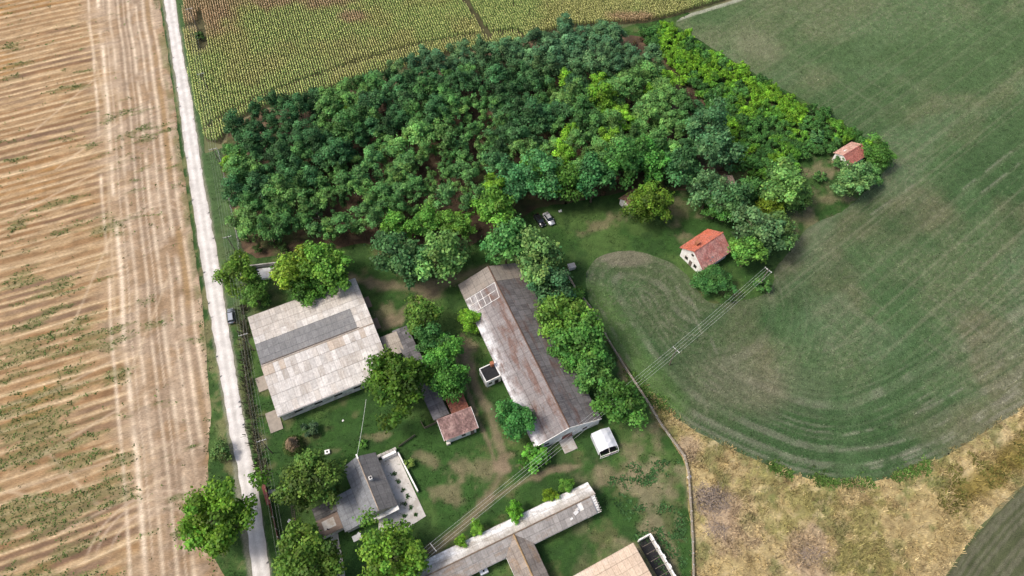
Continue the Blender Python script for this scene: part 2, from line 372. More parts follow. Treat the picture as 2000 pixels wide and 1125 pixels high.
    c = mixc(c, (.085, .145, .050), sstep(110, 190, y) * .5)
    q = G(1470, 745); c = mixc(c, (.17, .15, .105), sstep(1.3, .2, np.hypot((x - q[0]) / 17, (y - q[1]) / 8) + 1.6 * (n2 - .5)) * .3)
    sp = sstep(.62, .74, vnoise(x * 2.1, y * 2.1, 141)); c = mixc(c, (.19, .185, .12), sp * (.05 + .25 * tan))
    c = c * .88 + c.mean(1, keepdims=True) * .12
    return c * (.78 + .48 * fbm(x, y, .8, 3, 139))[:, None]
region('crop_field', crop_poly, .42, .03, crop_col, ground_mat('crop', 3.0, .38, 1.62, (1.0, 1.0, 1), 0, .12, .8), (.4, 1.5), 4)

# dry meadow
meadow_poly = GP([(1255, 745), (1330, 800), (1480, 880), (1700, 925), (1900, 835), (2110, 690), (2400, 700), (2100, 860), (2010, 935), (1945, 995), (1885, 1065), (1845, 1125), (1790, 1210), (1353, 1210), (1350, 1060), (1345, 990), (1341, 920), (1332, 892), (1290, 832)])
def meadow_col(x, y):
    n = fbm(x, y, 12, 4, 201); n2 = fbm(x, y, 4, 4, 203); n3 = fbm(x * .8 + y * .6, (y * .8 - x * .6) * 2.4, 2.2, 4, 205)
    c = np.tile(A_([.43, .34, .165]), (len(x), 1))
    c = mixc(c, (.52, .42, .235), sstep(.5, .66, n) * .7)
    c = mixc(c, (.26, .25, .085), sstep(.5, .64, fbm(x, y, 7, 4, 207)) * .75)
    c = mixc(c, (.13, .16, .05), sstep(.58, .7, fbm(x, y, 5, 4, 209)) * .65)
    c = mixc(c, (.58, .47, .27), sstep(.55, .75, n3) * .6); c = mixc(c, (.25, .18, .09), sstep(.45, .28, n3) * .45)
    for px, py, r in ((1400, 985, 5.5), (1420, 1040, 5), (1580, 1085, 5), (1350, 870, 4)):
        q = G(px, py); e = np.hypot(x - q[0], y - q[1]) / r
        c = mixc(c, (.41, .31, .205), sstep(1.15, .5, e + 2.0 * (n2 - .5)) * .8)
    q = pl_dist(x, y, GP([(1890, 960), (1950, 915), (2010, 870), (2120, 790)]))[0]; c = mixc(c, (.19, .15, .03), sstep(3.6, 1.2, q + 4 * (n2 - .5)) * .8)
    return c * (.58 + .62 * fbm(x, y, 1.0, 4, 211))[:, None]
region('dry_meadow', meadow_poly, .45, .012, meadow_col, ground_mat('meadow', 3.0, .55, 1.45, (.6, 1.7, 1), R(35), .2, 1.0), (.5, 3), 9)
field2_poly = GP([(2060, 905), (2003, 947), (1945, 1003), (1885, 1072), (1845, 1130), (1790, 1230), (2300, 1300), (2500, 900)])
def field2_col(x, y):
    d = pl_dist(x, y, GP([(2060, 905), (2003, 947), (1945, 1003), (1885, 1072), (1845, 1130)]))[0]
    c = np.tile(A_([.062, .072, .034]), (len(x), 1)); c = mixc(c, (.13, .125, .085), sstep(.52, .75, fbm(d, d * 0, .6, 2, 5)) * .6)
    return c * (.7 + .6 * fbm(x, y, .8, 3, 215))[:, None]
region('far_crop_field', field2_poly, .5, .022, field2_col, ground_mat('crop_b', 4.5, .5, 1.6), (.35, 2), 14)

# yard grass, verges, clearing
yard_poly = GP([(296, -8), (325, 100), (349, 300), (378, 500), (398, 700), (400, 900), (392, 1010), (398, 1080), (430, 1240), (1362, 1240), (1354, 1060), (1350, 990), (1346, 920), (1338, 892), (1300, 832), (1330, 700), (1560, 600), (1800, 330), (1500, 80), (1330, 20), (1000, 120), (600, 240), (400, 300), (372, 0), (340, -30)])
tracks = [([(690, 545), (760, 560), (830, 562), (880, 545), (950, 522)], 1.5), ([(760, 632), (800, 600), (850, 575)], 1.6), ([(905, 690), (925, 740), (950, 800), (975, 860), (985, 915)], 1.1), ([(890, 700), (910, 755), (930, 810), (955, 865), (970, 915)], .5), ([(985, 915), (955, 970), (900, 1030), (850, 1075)], 1.2), ([(1130, 910), (1050, 925), (960, 975)], .7)]
TRK = [(smooth(GP(p), 2), wd) for p, wd in tracks]
drys = [(930, 920, 6, 4), (880, 960, 5, 3.5), (1240, 870, 4, 5), (1260, 930, 3.5, 5), (1310, 960, 1.6, 9), (1190, 930, 5, 2.5), (980, 905, 2.2, 2.2), (835, 900, 3, 2), (760, 610, 3, 2.5), (905, 680, 2.5, 3), (920, 700, 2, 4), (1180, 440, 6, 3), (1350, 470, 4, 2), (1330, 410, 6, 4), (1560, 430, 7, 5), (1620, 390, 7, 4), (1600, 330, 5, 3), (1650, 330, 3, 4), (505, 860, 2, 2.5), (1290, 790, 3, 4), (1215, 700, 1.2, 9), (1285, 880, 2, 8), (1310, 1060, 2, 7), (660, 880, 2, 1), (740, 850, 3, 1)]
DRY = [(*G(a, b), c, d) for a, b, c, d in drys]
def yard_col(x, y):
    n = fbm(x, y, 9, 4, 301); n2 = fbm(x, y, 3.0, 4, 303); n3 = fbm(x, y, 22, 3, 305)
    c = np.tile(A_([.034, .083, .018]), (len(x), 1))
    c = mixc(c, (.074, .128, .034), sstep(.45, .65, n) * .7)
    c = mixc(c, (.026, .060, .016), sstep(.52, .38, n2) * .6)
    c = mixc(c, (.135, .125, .060), sstep(.58, .70, n3 * .5 + n2 * .5) * .55)
    for qx, qy, rx, ry in DRY:
        e = np.hypot((x - qx) / rx, (y - qy) / ry)
        c = mixc(c, (.255, .205, .125), sstep(1.25, .1, e + 3.4 * (n2 - .5)) * .5)
    for pts, wd in TRK:
        d = pl_dist(x, y, pts)[0]
        c = mixc(c, (.215, .165, .11), sstep(wd * 1.5, wd * .2, d + 2.6 * (n2 - .5) * wd) * .7)
    dd = road_d(x, y)
    ws = sstep(9.5, 7, -dd) * (-dd > 0); c = mixc(c, (.075, .125, .052), ws * .6 * (y > 85)); c = mixc(c, (.085, .085, .06), (np.exp(-((dd + 8.2) / .5) ** 2)) * .6 * (y > 92))
    c = mixc(c, (.3, .27, .22), sstep(2.5, 1.9, np.abs(dd) + .9 * (n2 - .5)) * .6)
    c = mixc(c, (.22, .19, .10), (dd > 2.0) * sstep(5.2, 3.2, dd) * sstep(.45, .6, n2) * .5)
    # sparse, rough grass by the boundary wall
    rt = sstep(8, 22, x) * sstep(56, 48, y); c = mixc(c, (.24, .2, .125), rt * sstep(.46, .66, fbm(x, y, 5, 5, 311)) * .62)
    return c * (.68 + .52 * fbm(x, y, .8, 3, 313))[:, None]
region('yard_grass', yard_poly, .45, .0, yard_col, ground_mat('yard', 4.0, .5, 1.55, (1, 1, 1), 0, .12, .9), (.3, 2), 6)

# wood floor and thicket floor
wood_poly = GP([(432, 330), (446, 262), (500, 222), (560, 210), (640, 185), (700, 165), (770, 148), (840, 130), (910, 108), (970, 98), (1060, 72), (1120, 58), (1200, 65), (1250, 72), (1300, 90), (1345, 140), (1390, 200), (1420, 260), (1430, 320), (1400, 370), (1330, 372), (1250, 370), (1190, 380), (1130, 392), (1080, 402), (1030, 415), (960, 455), (900, 490), (800, 475), (700, 478), (640, 490), (560, 495), (500, 505), (474, 490), (455, 400)])
def wood_col(x, y):
    n = fbm(x, y, 4, 4, 401); c = np.tile(A_([.095, .064, .04]), (len(x), 1))
    c = mixc(c, (.06, .042, .028), sstep(.55, .4, n) * .7); c = mixc(c, (.19, .125, .08), sstep(.55, .7, fbm(x, y, 2, 4, 403)) * .6)
    c = mixc(c, (.065, .085, .03), sstep(.5, .64, fbm(x, y, 7, 4, 405)) * .75)
    return c * (.7 + .6 * fbm(x, y, .8, 3, 407))[:, None]
region('wood_floor', wood_poly, .7, .014, wood_col, ground_mat('litter', 4, .5, 1.5), (1.0, 4), 21)
corn_poly = np.vstack([GP([(357, -40), (358, 0), (361, 60), (372, 150), (386, 212), (404, 276), (430, 282), (452, 240), (520, 210), (620, 182), (700, 160), (800, 132), (900, 105), (1000, 85), (1100, 55), (1200, 48), (1260, 44), (1310, 34), (1425, -2)]), [[98, 240], [-150, 240]]])
def corn_soil(x, y):
    return np.tile(A_([.075, .07, .035]), (len(x), 1)) * (.6 + .8 * fbm(x, y, 2, 4, 409))[:, None]
region('corn_soil', corn_poly, 1.2, .008, corn_soil, ground_mat('soil', 3), (.5, 3), 23)
big = MB().add([(-2500, -2500, -.06), (2500, -2500, -.06), (2500, 2500, -.06), (-2500, 2500, -.06)], [(0, 1, 2, 3)])
m_, n_, p_ = newmat('far_ground'); f_ = noise(n_, pos(n_), .02, 5); n_.links.new(ramp(n_, f_, [(.35, (.07, .1, .04)), (.5, (.12, .13, .06)), (.65, (.3, .23, .14))]), p_.inputs['Base Color'])
big.build('ground', m_)['kind'] = 'structure'
#@@VEG0
# ------------------------------------------------------------------ plants
def quads(P, N, size, rng, asp=1.0, twist=True):
    """leaf quads at P with normal N (numpy)"""
    n = len(P); a = rng.normal(size=(n, 3)); U = np.cross(N, a); U /= np.linalg.norm(U, axis=1)[:, None] + 1e-9; V = np.cross(N, U)
    s = (size * (.65 + .7 * rng.random(n)))[:, None] if np.isscalar(size) else size[:, None]
    U = U * s * .5; V = V * s * .5 * asp
    Q = np.stack([P - U - V * .6, P + U * .6 - V, P + U + V * .6, P - U * .6 + V], 1).reshape(-1, 3)
    F = np.arange(n * 4).reshape(n, 4); return Q, F
def crown_arrays(seed, rx, rz, zc, nclump, per, leaf, clump=(.34, .5), flat=.0, tone=.27, lowcut=-.65):
    """leaf clumps spread through an uneven ellipsoid: positions, faces, colour"""
    rng = np.random.default_rng(seed); PP = []; NN = []; CC = []
    ph = rng.random(4) * 6.28
    for k in range(nclump):
        for _ in range(40):
            d = rng.normal(size=3); d /= np.linalg.norm(d)
            if d[2] > lowcut: break
        az = math.atan2(d[1], d[0])
        lob = 1 + .2 * math.sin(2 * az + ph[0]) + .16 * math.sin(3 * az + ph[1]) + .12 * math.sin(5 * az + ph[2])
        rr = (.38 + .52 * rng.random() ** .7) * lob
        c = np.array([d[0] * rx * rr, d[1] * rx * rr, zc + d[2] * rz * rr * (1 if d[2] > 0 else .8)])
        r = rx * (clump[0] * .7 + (clump[1] - clump[0] * .7) * rng.random() ** 1.5)
        n = int(per * (.45 + 1.1 * (r / (rx * clump[1])) ** 2) * .9)
        v = rng.normal(size=(n, 3)); v /= np.linalg.norm(v, axis=1)[:, None]
        v[:, 2] = np.where((v[:, 2] < -.25) & (rng.random(n) < .75), -v[:, 2], v[:, 2])
        rad = r * (.4 + .6 * rng.random(n) ** .6) * (1 + .2 * rng.normal(size=n)) * np.where(rng.random(n) < .07, 1.35, 1)
        PP.append(c + v * rad[:, None] * np.array([1, 1, .8]))
        nn = v * 1.0 + rng.normal(size=(n, 3)) * .55 + np.array([0, 0, .45]); NN.append(nn)
        t = 1 + tone * rng.normal(); hue = rng.normal() * .07
        l = t * (1 + .22 * rng.normal(size=n))
        CC.append(np.stack([l * (1 + hue + .1 * rng.normal(size=n)), l, l * (1 - hue * .5)], 1))
    P = np.concatenate(PP); N = np.concatenate(NN); N /= np.linalg.norm(N, axis=1)[:, None]; C = np.clip(np.concatenate(CC), .3, 2.0)
    P[:, 2] = np.maximum(P[:, 2], .12)
    Q, F = quads(P, N, leaf, rng, .8); return Q, F, np.repeat(C, 4, 0)
def trunk_mesh(name, seed, h, r, spread, nl=6):
    g = random.Random(seed); m = MB(); top = Vector((g.uniform(-.3, .3), g.uniform(-.3, .3), h * .8)); mid = Vector((g.uniform(-.2, .2), g.uniform(-.2, .2), h * .4))
    m.tube([(0, 0, -.15), (0, 0, .3), mid, top], r * 1.15, 7, r * .3)
    for k in range(nl):
        a = 6.283 * k / nl + g.uniform(-.4, .4); z0 = h * g.uniform(.32, .6); s = Vector((mid.x, mid.y, z0)); e = Vector((math.cos(a) * spread * g.uniform(.5, .8), math.sin(a) * spread * g.uniform(.5, .8), z0 + h * g.uniform(.15, .3)))
        m.tube([s, s.lerp(e, .5) + Vector((0, 0, .15 * spread)), e], r * .45, 5, r * .12)
    return m.mesh(name)
DEAD = trunk_mesh('dead_trunk', 9, 8.6, .14, 2.6, 11); DEAD.materials.append(plain('dead_wood', (.42, .36, .31), .95, .2, 4))
class Proto: pass
def proto(kind, seed, rx, rz, zc, nclump, per, leaf, h, tr, **k):
    p = Proto(); Q, F, C = crown_arrays(seed, rx, rz, zc, nclump, per, leaf, **k)
    p.crown = np_mesh(kind + '_crown', Q, F, C); p.crown.materials.append(M['leaf']); p.arr = (Q, F, C)
    p.trunk = trunk_mesh(kind + '_trunk', seed, h, tr, rx); p.trunk.materials.append(M['bark']); p.rx = rx; p.zc = zc; p.h = zc + rz
    return p
LOC = [proto('locust', 100 + i, 2.5, 3.0 + .3 * (i % 3), 6.6 + .25 * (i % 2), 18 + i, 150, .31, 8.2, .13, lowcut=-.8) for i in range(6)]
SLIM = [proto('slim', 140 + i, 1.75, 3.3, 5.8, 13, 130, .30, 8.0, .11, lowcut=-.9, clump=(.4, .6)) for i in range(3)]
BRD = [proto('broad', 200 + i, 5.0, 4.0, 5.6, 66 + 4 * i, 140, .37, 8.0, .3, clump=(.2, .32)) for i in range(4)]
MID = [proto('mid', 230 + i, 3.6, 3.3, 4.7, 38, 140, .34, 6.5, .2, clump=(.26, .4)) for i in range(4)]
SHR = [proto('shrub', 260 + i, 1.7, 1.25, 1.35, 14, 90, .28, 2.0, .07, lowcut=-.4, clump=(.32, .5)) for i in range(5)]
CONE = proto('cone', 290, 1.5, 1.5, 1.6, 18, 90, .26, 2.2, .1, lowcut=-.6, clump=(.34, .45))
def plant(pr, name, label, cat, x, y, s, color, group=None, sz=None, rz=None, part='crown'):
    o = empty(name, (x, y, .0), rnd.uniform(0, 6.283) if rz is None else rz); o.scale = (s, s, s if sz is None else sz)
    tag(o, label, cat, group)
    c = bpy.data.objects.new(part, pr.crown); col.objects.link(c); c.parent = o; c.color = (color[0] * 1.62, color[1] * 1.6, color[2] * 1.3, 1)
    t = bpy.data.objects.new('trunk' if part == 'crown' else 'stem', pr.trunk); col.objects.link(t); t.parent = o
    return o
# colours of foliage (linear base colours, scaled per leaf)
DK = (.042, .112, .046); MDG = (.062, .150, .048); LT = (.098, .205, .064); YG = (.150, .240, .030); WAL = (.105, .185, .018); BRT = (.125, .260, .028)
# single trees: crown centre px, crown radius px, proto list, colour, label, squash
LX = 'locust_tree'
TREES = [
 (430, 1003, 68, BRD, (.07, .14, .016), 'broad yellow-green walnut tree standing alone between the gravel road and the stubble field', 1.0),
 (770, 752, 68, BRD, (.062, .135, .018), 'large dense round walnut tree over the barn roof corner', 1.0),
 (608, 938, 60, BRD, (.068, .125, .026), 'olive-green round tree beside the tin-roofed house', 1.0),
 (603, 1108, 66, BRD, (.075, .14, .024), 'leafy tree by the red metal fence, below the terrace roof of the house', .95),
 (762, 1085, 68, BRD, (.085, .165, .022), 'bright yellow-green tree in front of the white house gable', .95),
 (572, 532, 44, MID, YG, 'yellow-green tree behind the barn, the one nearer to the road', 1.05),
 (640, 520, 50, MID, (.075, .165, .028), 'tall green tree hanging over the back edge of the barn roof', 1.1),
 (610, 560, 40, MID, (.05, .13, .022), 'darker lower tree between two taller ones behind the barn', .8),
 (470, 528, 38, MID, (.085, .155, .024), 'tree with thin olive crown at the roadside next to the white ruin', 1.0),
 (498, 576, 31, MID, (.075, .16, .03), 'small green tree at the barn corner beside the parked car', .8),
 (785, 502, 56, MID, (.058, .14, .055), 'wide bluish-green tree by the dirt track, at the barn end of its clump', 1.0),
 (862, 500, 52, MID, LT, 'wide light green tree by the bend of the dirt track', 1.0),
 (770, 442, 36, MID, (.07, .17, .03), 'green tree behind the wide bluish-green tree at the edge of the wood', .95),
 (832, 432, 32, MID, (.075, .18, .035), 'small round tree between two others at the lower edge of the wood', .9),
 (890, 436, 36, MID, (.08, .18, .03), 'light green tree at the lower edge of the wood near the dirt track', .95),
 (965, 408, 42, MID, (.075, .18, .03), 'bright green tree at the corner of the wood near the parked cars', 1.05),
 (988, 484, 52, MID, (.055, .15, .045), 'green tree standing at the far end of the long rusty hangar', 1.05),
 (1050, 505, 54, MID, (.105, .19, .065), 'pale greyish-green tree beside the far end of the hangar', 1.1),
 (1072, 562, 46, MID, (.05, .125, .06), 'dark bluish tree leaning over the hangar roof', 1.1),
 (1098, 618, 50, MID, (.09, .19, .035), 'light green tree along the hangar, first of the row by the concrete wall', 1.0),
 (1146, 664, 54, MID, (.065, .16, .035), 'mid-green tree along the hangar, in the middle of the row', 1.05),
 (1108, 676, 42, MID, (.05, .135, .03), 'dark green tree whose crown overhangs the right slope of the hangar', 1.0),
 (1160, 722, 44, MID, (.07, .17, .045), 'light bluish-green tree along the hangar, last of the row', .9),
 (1208, 788, 48, MID, (.055, .145, .03), 'round dark green tree near the white tarpaulin shelter', 1.0),
 (826, 612, 42, MID, (.095, .18, .035), 'light yellow-green tree at the far end of the narrow lean-to shed', 1.0),
 (842, 660, 37, MID, (.055, .15, .045), 'bluish-green tree over the narrow lean-to shed', 1.0),
 (868, 688, 38, MID, (.06, .165, .03), 'bright mid-green tree in the row beside the lean-to shed', 1.0),
 (872, 736, 42, MID, (.05, .15, .03), 'full green tree behind the small red-tiled outhouse', 1.0),
 (917, 622, 26, MID, BRT, 'small bright green round tree against the left eave of the hangar', .85),
 (1010, 822, 41, MID, (.05, .165, .045), 'emerald green tree against the front left corner of the hangar', .95),
 (1268, 398, 46, BRD, (.065, .125, .016), 'dense olive-green walnut tree beside the small white hut in the clearing', 1.0),
 (1385, 372, 38, MID, (.07, .15, .07), 'pale bluish locust tree above the red-roofed house', 1.15),
 (1426, 396, 40, MID, (.06, .14, .055), 'grey-green locust tree at the edge of the clearing near the red-roofed house', 1.1),
 (1400, 405, 30, MID, (.055, .15, .035), 'darker green tree between the grey-green locusts above the red-roofed house', .9),
 (1482, 446, 46, MID, (.085, .165, .075), 'pale feathery locust tree rising behind the red-roofed house', 1.1),
 (1518, 450, 36, MID, (.09, .18, .06), 'pale green locust at the tip of the grove by the crop field', .9),
 (1462, 492, 38, MID, (.075, .175, .035), 'fresh green tree touching the right gable of the red-roofed house', 1.0),
 (1530, 366, 44, MID, (.095, .19, .055), 'tall light green locust at the upper edge of the grove by the crop field', 1.05),
 (1560, 385, 28, MID, (.09, .185, .05), 'light green locust beside the dry grass bank', .9),
 (1508, 398, 30, MID, YG, 'bright yellow-green tree in the grove by the crop field', .9),
 (1465, 372, 30, MID, (.065, .16, .045), 'mid-green locust at the lower end of the thicket', .95),
 (1395, 550, 38, BRD, (.045, .13, .038), 'dense ivy-like round bush covering the corner of the red-roofed house', .62),
 (1668, 352, 36, MID, (.085, .17, .065), 'pale locust tree in front of the ruined hut with pink tiles', .85),
 (1716, 300, 28, MID, (.055, .145, .03), 'green tree behind the ruined hut with pink tiles', .8),
 (1700, 338, 22, MID, (.07, .16, .05), 'small locust at the field corner beside the ruined hut', .8),
 (1010, 358, 42, MID, (.045, .135, .055), 'broad dark tree on the wood edge above the parked cars', 1.1),
 (1052, 342, 46, MID, (.05, .145, .055), 'broad bluish-green tree on the wood edge above the clearing', 1.15),
 (1096, 352, 42, MID, (.075, .19, .035), 'tree with bright green shoots on the wood edge above the clearing', 1.1),
 (1160, 352, 44, MID, (.04, .13, .045), 'big dark green tree on the wood edge by the hut', 1.15),
 (1218, 318, 46, MID, (.05, .14, .035), 'large full tree in the wood directly behind the hut', 1.2),
 (1272, 312, 40, MID, (.055, .165, .035), 'large fresh green tree in the wood behind the olive walnut', 1.15),
 (1330, 330, 40, MID, (.04, .115, .045), 'dark tree on the wood edge beside the bare patch of the clearing', 1.1),
 (1392, 300, 44, MID, (.07, .16, .075), 'tall feathery locust between the wood and the bright thicket', 1.2),
 (1385, 245, 40, MID, (.065, .15, .07), 'tall grey-green locust bordering the bright thicket', 1.15)]
placed = []
for i, (px, py, r, pl, c, lab, sq) in enumerate(TREES):
    pr = pl[i % len(pl)]
    q = G(px, py, 5.0); d = math.sqrt(q[0] ** 2 + q[1] ** 2 + (HC - 5) ** 2)
    s = r * d / FPX / (pr.rx * 1.02)
    q = G(px, py, pr.zc * s * sq)
    cat = 'bush' if 'bush' in lab else 'tree'
    plant(pr, LX if 'locust' in lab else ('round_bush' if cat == 'bush' else ('walnut_tree' if 'walnut' in lab else 'broadleaf_tree')), lab, cat, q[0], q[1], s, c, sz=s * sq)
    placed.append((q[0], q[1], r * d / FPX))
# the wood: crown outline in px (crowns at about 7 m)
wood_crowns = GP([(446, 300), (452, 252), (505, 212), (560, 205), (630, 182), (690, 158), (760, 138), (830, 122), (900, 105), (960, 92), (1010, 76), (1060, 66), (1110, 50), (1150, 46), (1195, 60), (1240, 85), (1290, 128), (1320, 170), (1360, 205), (1385, 260), (1400, 330), (1340, 345), (1240, 340), (1130, 350), (1010, 375), (930, 385), (900, 410), (820, 415), (760, 420), (700, 440), (660, 460), (620, 450), (540, 455), (490, 462), (466, 410), (448, 340)], 7.0)
sparse = GP([(560, 470), (640, 330), (720, 280), (860, 230), (940, 180), (985, 200), (960, 300), (945, 400), (800, 420)], 7.0)
GRID_W = {}; GRID_T = {}
def near_any(p, grid, md):
    i, j = int(p[0] // 6), int(p[1] // 6)
    for a in (i - 1, i, i + 1):
        for c in (j - 1, j, j + 1):
            for q in grid.get((a, c), ()):
                if (p[0] - q[0]) ** 2 + (p[1] - q[1]) ** 2 < md * md: return True
    return False
pts = []
rng = np.random.default_rng(5)
lo = wood_crowns.min(0); hi = wood_crowns.max(0)
cand = lo + (hi - lo) * rng.random((30000, 2)); cand = cand[inside(cand[:, 0], cand[:, 1], wood_crowns)]
for p in cand:
    sp = bool(inside(A_([p[0]]), A_([p[1]]), sparse)[0])
    md = (3.8 if sp else 3.75) * (.85 + .35 * rng.random())
    if near_any(p, GRID_W, md): continue
    if any((p[0] - q[0]) ** 2 + (p[1] - q[1]) ** 2 < (2.0 + q[2] * .55) ** 2 for q in placed): continue
    GRID_W.setdefault((int(p[0] // 6), int(p[1] // 6)), []).append(p)
    pts.append((p[0], p[1], sp))
pts.sort(key=lambda q: q[1])
print('wood trees', len(pts))
WL = ['dark bluish-green locust tree in the dense wood', 'mid-green locust tree in the dense wood', 'light green locust tree in the dense wood', 'slender locust tree in the thin part of the wood']
rest = []
W_CORN = GP([(446, 300), (452, 252), (560, 205), (760, 138), (960, 92), (1110, 50), (1150, 46)], 7.0); W_ROAD = GP([(446, 300), (450, 340), (490, 440)], 7.0); W_THK = GP([(1195, 60), (1290, 128), (1385, 260), (1400, 330)], 7.0); W_CLR = GP([(1400, 330), (1240, 340), (1010, 375)], 7.0); W_TRK = GP([(930, 385), (820, 415), (660, 445), (490, 440)], 7.0)
for i, (x, y, sp) in enumerate(pts):
    t = float(fbm(A_([x]), A_([y]), 16, 2, 501)[0]) * .75 + rnd.random() * .25
    s = rnd.choice((.85, 1.05, 1.15, 1.3, 1.45)) * rnd.uniform(.92, 1.1); sz = s ** .5 * rnd.uniform(.85, 1.2) * (1.0 if y < 175 else .85)
    if sp: pr = SLIM[i % 3] if rnd.random() < .6 else LOC[i % 6]; k = 3; c = [MDG, LT, (.07, .165, .06)][rnd.randrange(3)]; s *= .95
    else:
        pr = LOC[rnd.randrange(6)]
        if y > 165: c = (.075, .15, .062) if t > .5 else (.06, .13, .058); k = 2 if t > .5 else 1
        elif t < .47: c = DK; k = 0
        elif t < .58: c = MDG; k = 1
        else: c = LT if rnd.random() < .8 else BRT; k = 2
    P1 = A_([x]); P2 = A_([y]); wh = ''
    if pl_dist(P1, P2, W_CORN)[0][0] < 9: wh = ' along the corn'
    elif pl_dist(P1, P2, W_ROAD)[0][0] < 11: wh = ' behind the roadside wire fence'
    elif pl_dist(P1, P2, W_THK)[0][0] < 11: wh = ' next to the bright thicket'
    elif pl_dist(P1, P2, W_CLR)[0][0] < 12: wh = ' behind the trees bordering the clearing'
    elif pl_dist(P1, P2, W_TRK)[0][0] < 12: wh = ' on the dirt track side'
    if i < 300: plant(pr, LX, WL[k] + (wh or ', away from its edges'), 'tree', x, y, s, c, 'locust trees of the wood', sz)
    else: rest.append((pr, x, y, s, sz, c))
if rest:
    VV = []; FF = []; CC = []; b = 0; tm = MB()
    for pr, x, y, s, sz, c in rest:
        Q, F, C = pr.arr; a = rnd.uniform(0, 6.28); ca, sa = math.cos(a), math.sin(a)
        VV.append(np.stack([x + s * (Q[:, 0] * ca - Q[:, 1] * sa), y + s * (Q[:, 0] * sa + Q[:, 1] * ca), Q[:, 2] * sz], 1)); FF.append(F + b); CC.append(C * A_(c) * 1.5 * rnd.uniform(.85, 1.2)); b += len(Q)
    o = link_mesh('far_locust_trees', np_mesh('far_locusts', np.concatenate(VV), np.concatenate(FF), np.concatenate(CC)), M['stalk']); tag(o, 'grey-green locust crowns at the far edge of the wood along the corn', 'trees', kind='stuff')
for k_, (px, py) in enumerate(((790, 300), (690, 360), (985, 250), (860, 380), (1000, 190), (620, 420))):
    q = G(px, py, 5.0); o = empty('dead_tree', (q[0], q[1], 0), k_ * 1.1); tag(o, 'pale leafless dead tree standing among the locusts of the wood', 'tree', 'dead trees in the wood')
    t_ = bpy.data.objects.new('trunk', DEAD); col.objects.link(t_); t_.parent = o; t_.scale = (1, 1, 1.05)
# thicket of bright young locust shrubs
thick = GP([(1245, 62), (1290, 50), (1340, 72), (1400, 108), (1480, 156), (1560, 198), (1640, 244), (1700, 284), (1690, 300), (1625, 300), (1590, 330), (1560, 325), (1480, 345), (1430, 330), (1415, 280), (1390, 215), (1350, 175), (1310, 125), (1270, 95)], 1.2)
bare = [(*G(1590, 275, 0), 4.5), (*G(1600, 318, 0), 5.5), (*G(1655, 305, 0), 5.0), (*G(1570, 330, 0), 3.0)]
tp = []
lo = thick.min(0); hi = thick.max(0)
cand = lo + (hi - lo) * rng.random((40000, 2)); cand = cand[inside(cand[:, 0], cand[:, 1], thick)]
for p in cand:
    md = 2.15 * (.8 + .5 * rng.random())
    if near_any(p, GRID_T, md): continue
    if any(math.hypot(p[0] - b[0], p[1] - b[1]) < b[2] * (.6 + .5 * rng.random()) for b in bare): continue
    GRID_T.setdefault((int(p[0] // 6), int(p[1] // 6)), []).append(p); tp.append((p[0], p[1]))
tp.sort(key=lambda q: q[1]); print('shrubs', len(tp))
hut_xy = G(1665, 300, 2); tp_rest = tp[300:]; tp = tp[:300]
for i, (x, y) in enumerate(tp):
    t = float(fbm(A_([x]), A_([y]), 7, 2, 601)[0]) + .25 * (rnd.random() - .5)
    c = (.125, .265, .026) if t > .53 else ((.085, .21, .032) if t > .42 else (.052, .14, .038))
    lab = 'bright yellow-green young shrub in the thicket between wood and crop field' if t > .53 else ('fresh green young shrub in the thicket between wood and crop field' if t > .42 else 'darker green young shrub in the thicket between wood and crop field')
    P1 = A_([x]); P2 = A_([y])
    if math.hypot(x - hut_xy[0], y - hut_xy[1]) < 11: lab = lab.replace('in the thicket between wood and crop field', 'near the ruined hut in the thicket')
    elif pl_dist(P1, P2, CEs)[0][0] < 6: lab = lab.replace('in the thicket between wood and crop field', 'of the thicket along the crop field')
    elif pl_dist(P1, P2, W_THK)[0][0] < 9: lab = lab.replace('in the thicket between wood and crop field', 'of the thicket against the wood')
    else: lab = lab.replace('in the thicket between wood and crop field', 'in the middle of the thicket')
    s = rnd.uniform(.8, 1.25); plant(SHR[i % 5], 'young_shrub', lab, 'shrub', x, y, s, c, 'young shrubs of the thicket', s * rnd.uniform(.8, 1.35), part='foliage')
VV = []; FF = []; CC = []; b = 0
def scatter_shrub(x, y, s, c):
    global b
    Q, F, C = SHR[rnd.randrange(5)].arr; k = rng.random(len(F)) < .6; Q = Q.reshape(-1, 4, 3)[k].reshape(-1, 3); C = C.reshape(-1, 4, 3)[k].reshape(-1, 3)
    VV.append(np.stack([x + s * Q[:, 0], y + s * Q[:, 1], Q[:, 2] * s], 1)); CC.append(C * A_(c)); FF.append(np.arange(len(Q)).reshape(-1, 4) + b); b += len(Q)
for x, y in tp_rest: scatter_shrub(x, y, rnd.uniform(.8, 1.3), (.075, .185, .03) if rnd.random() < .6 else (.09, .22, .03))
if VV:
    o = link_mesh('far_thicket', np_mesh('far_thicket', np.concatenate(VV), np.concatenate(FF), np.concatenate(CC)), M['stalk']); tag(o, 'bright green undergrowth at the far tip of the thicket beside the corn', 'undergrowth', kind='stuff')
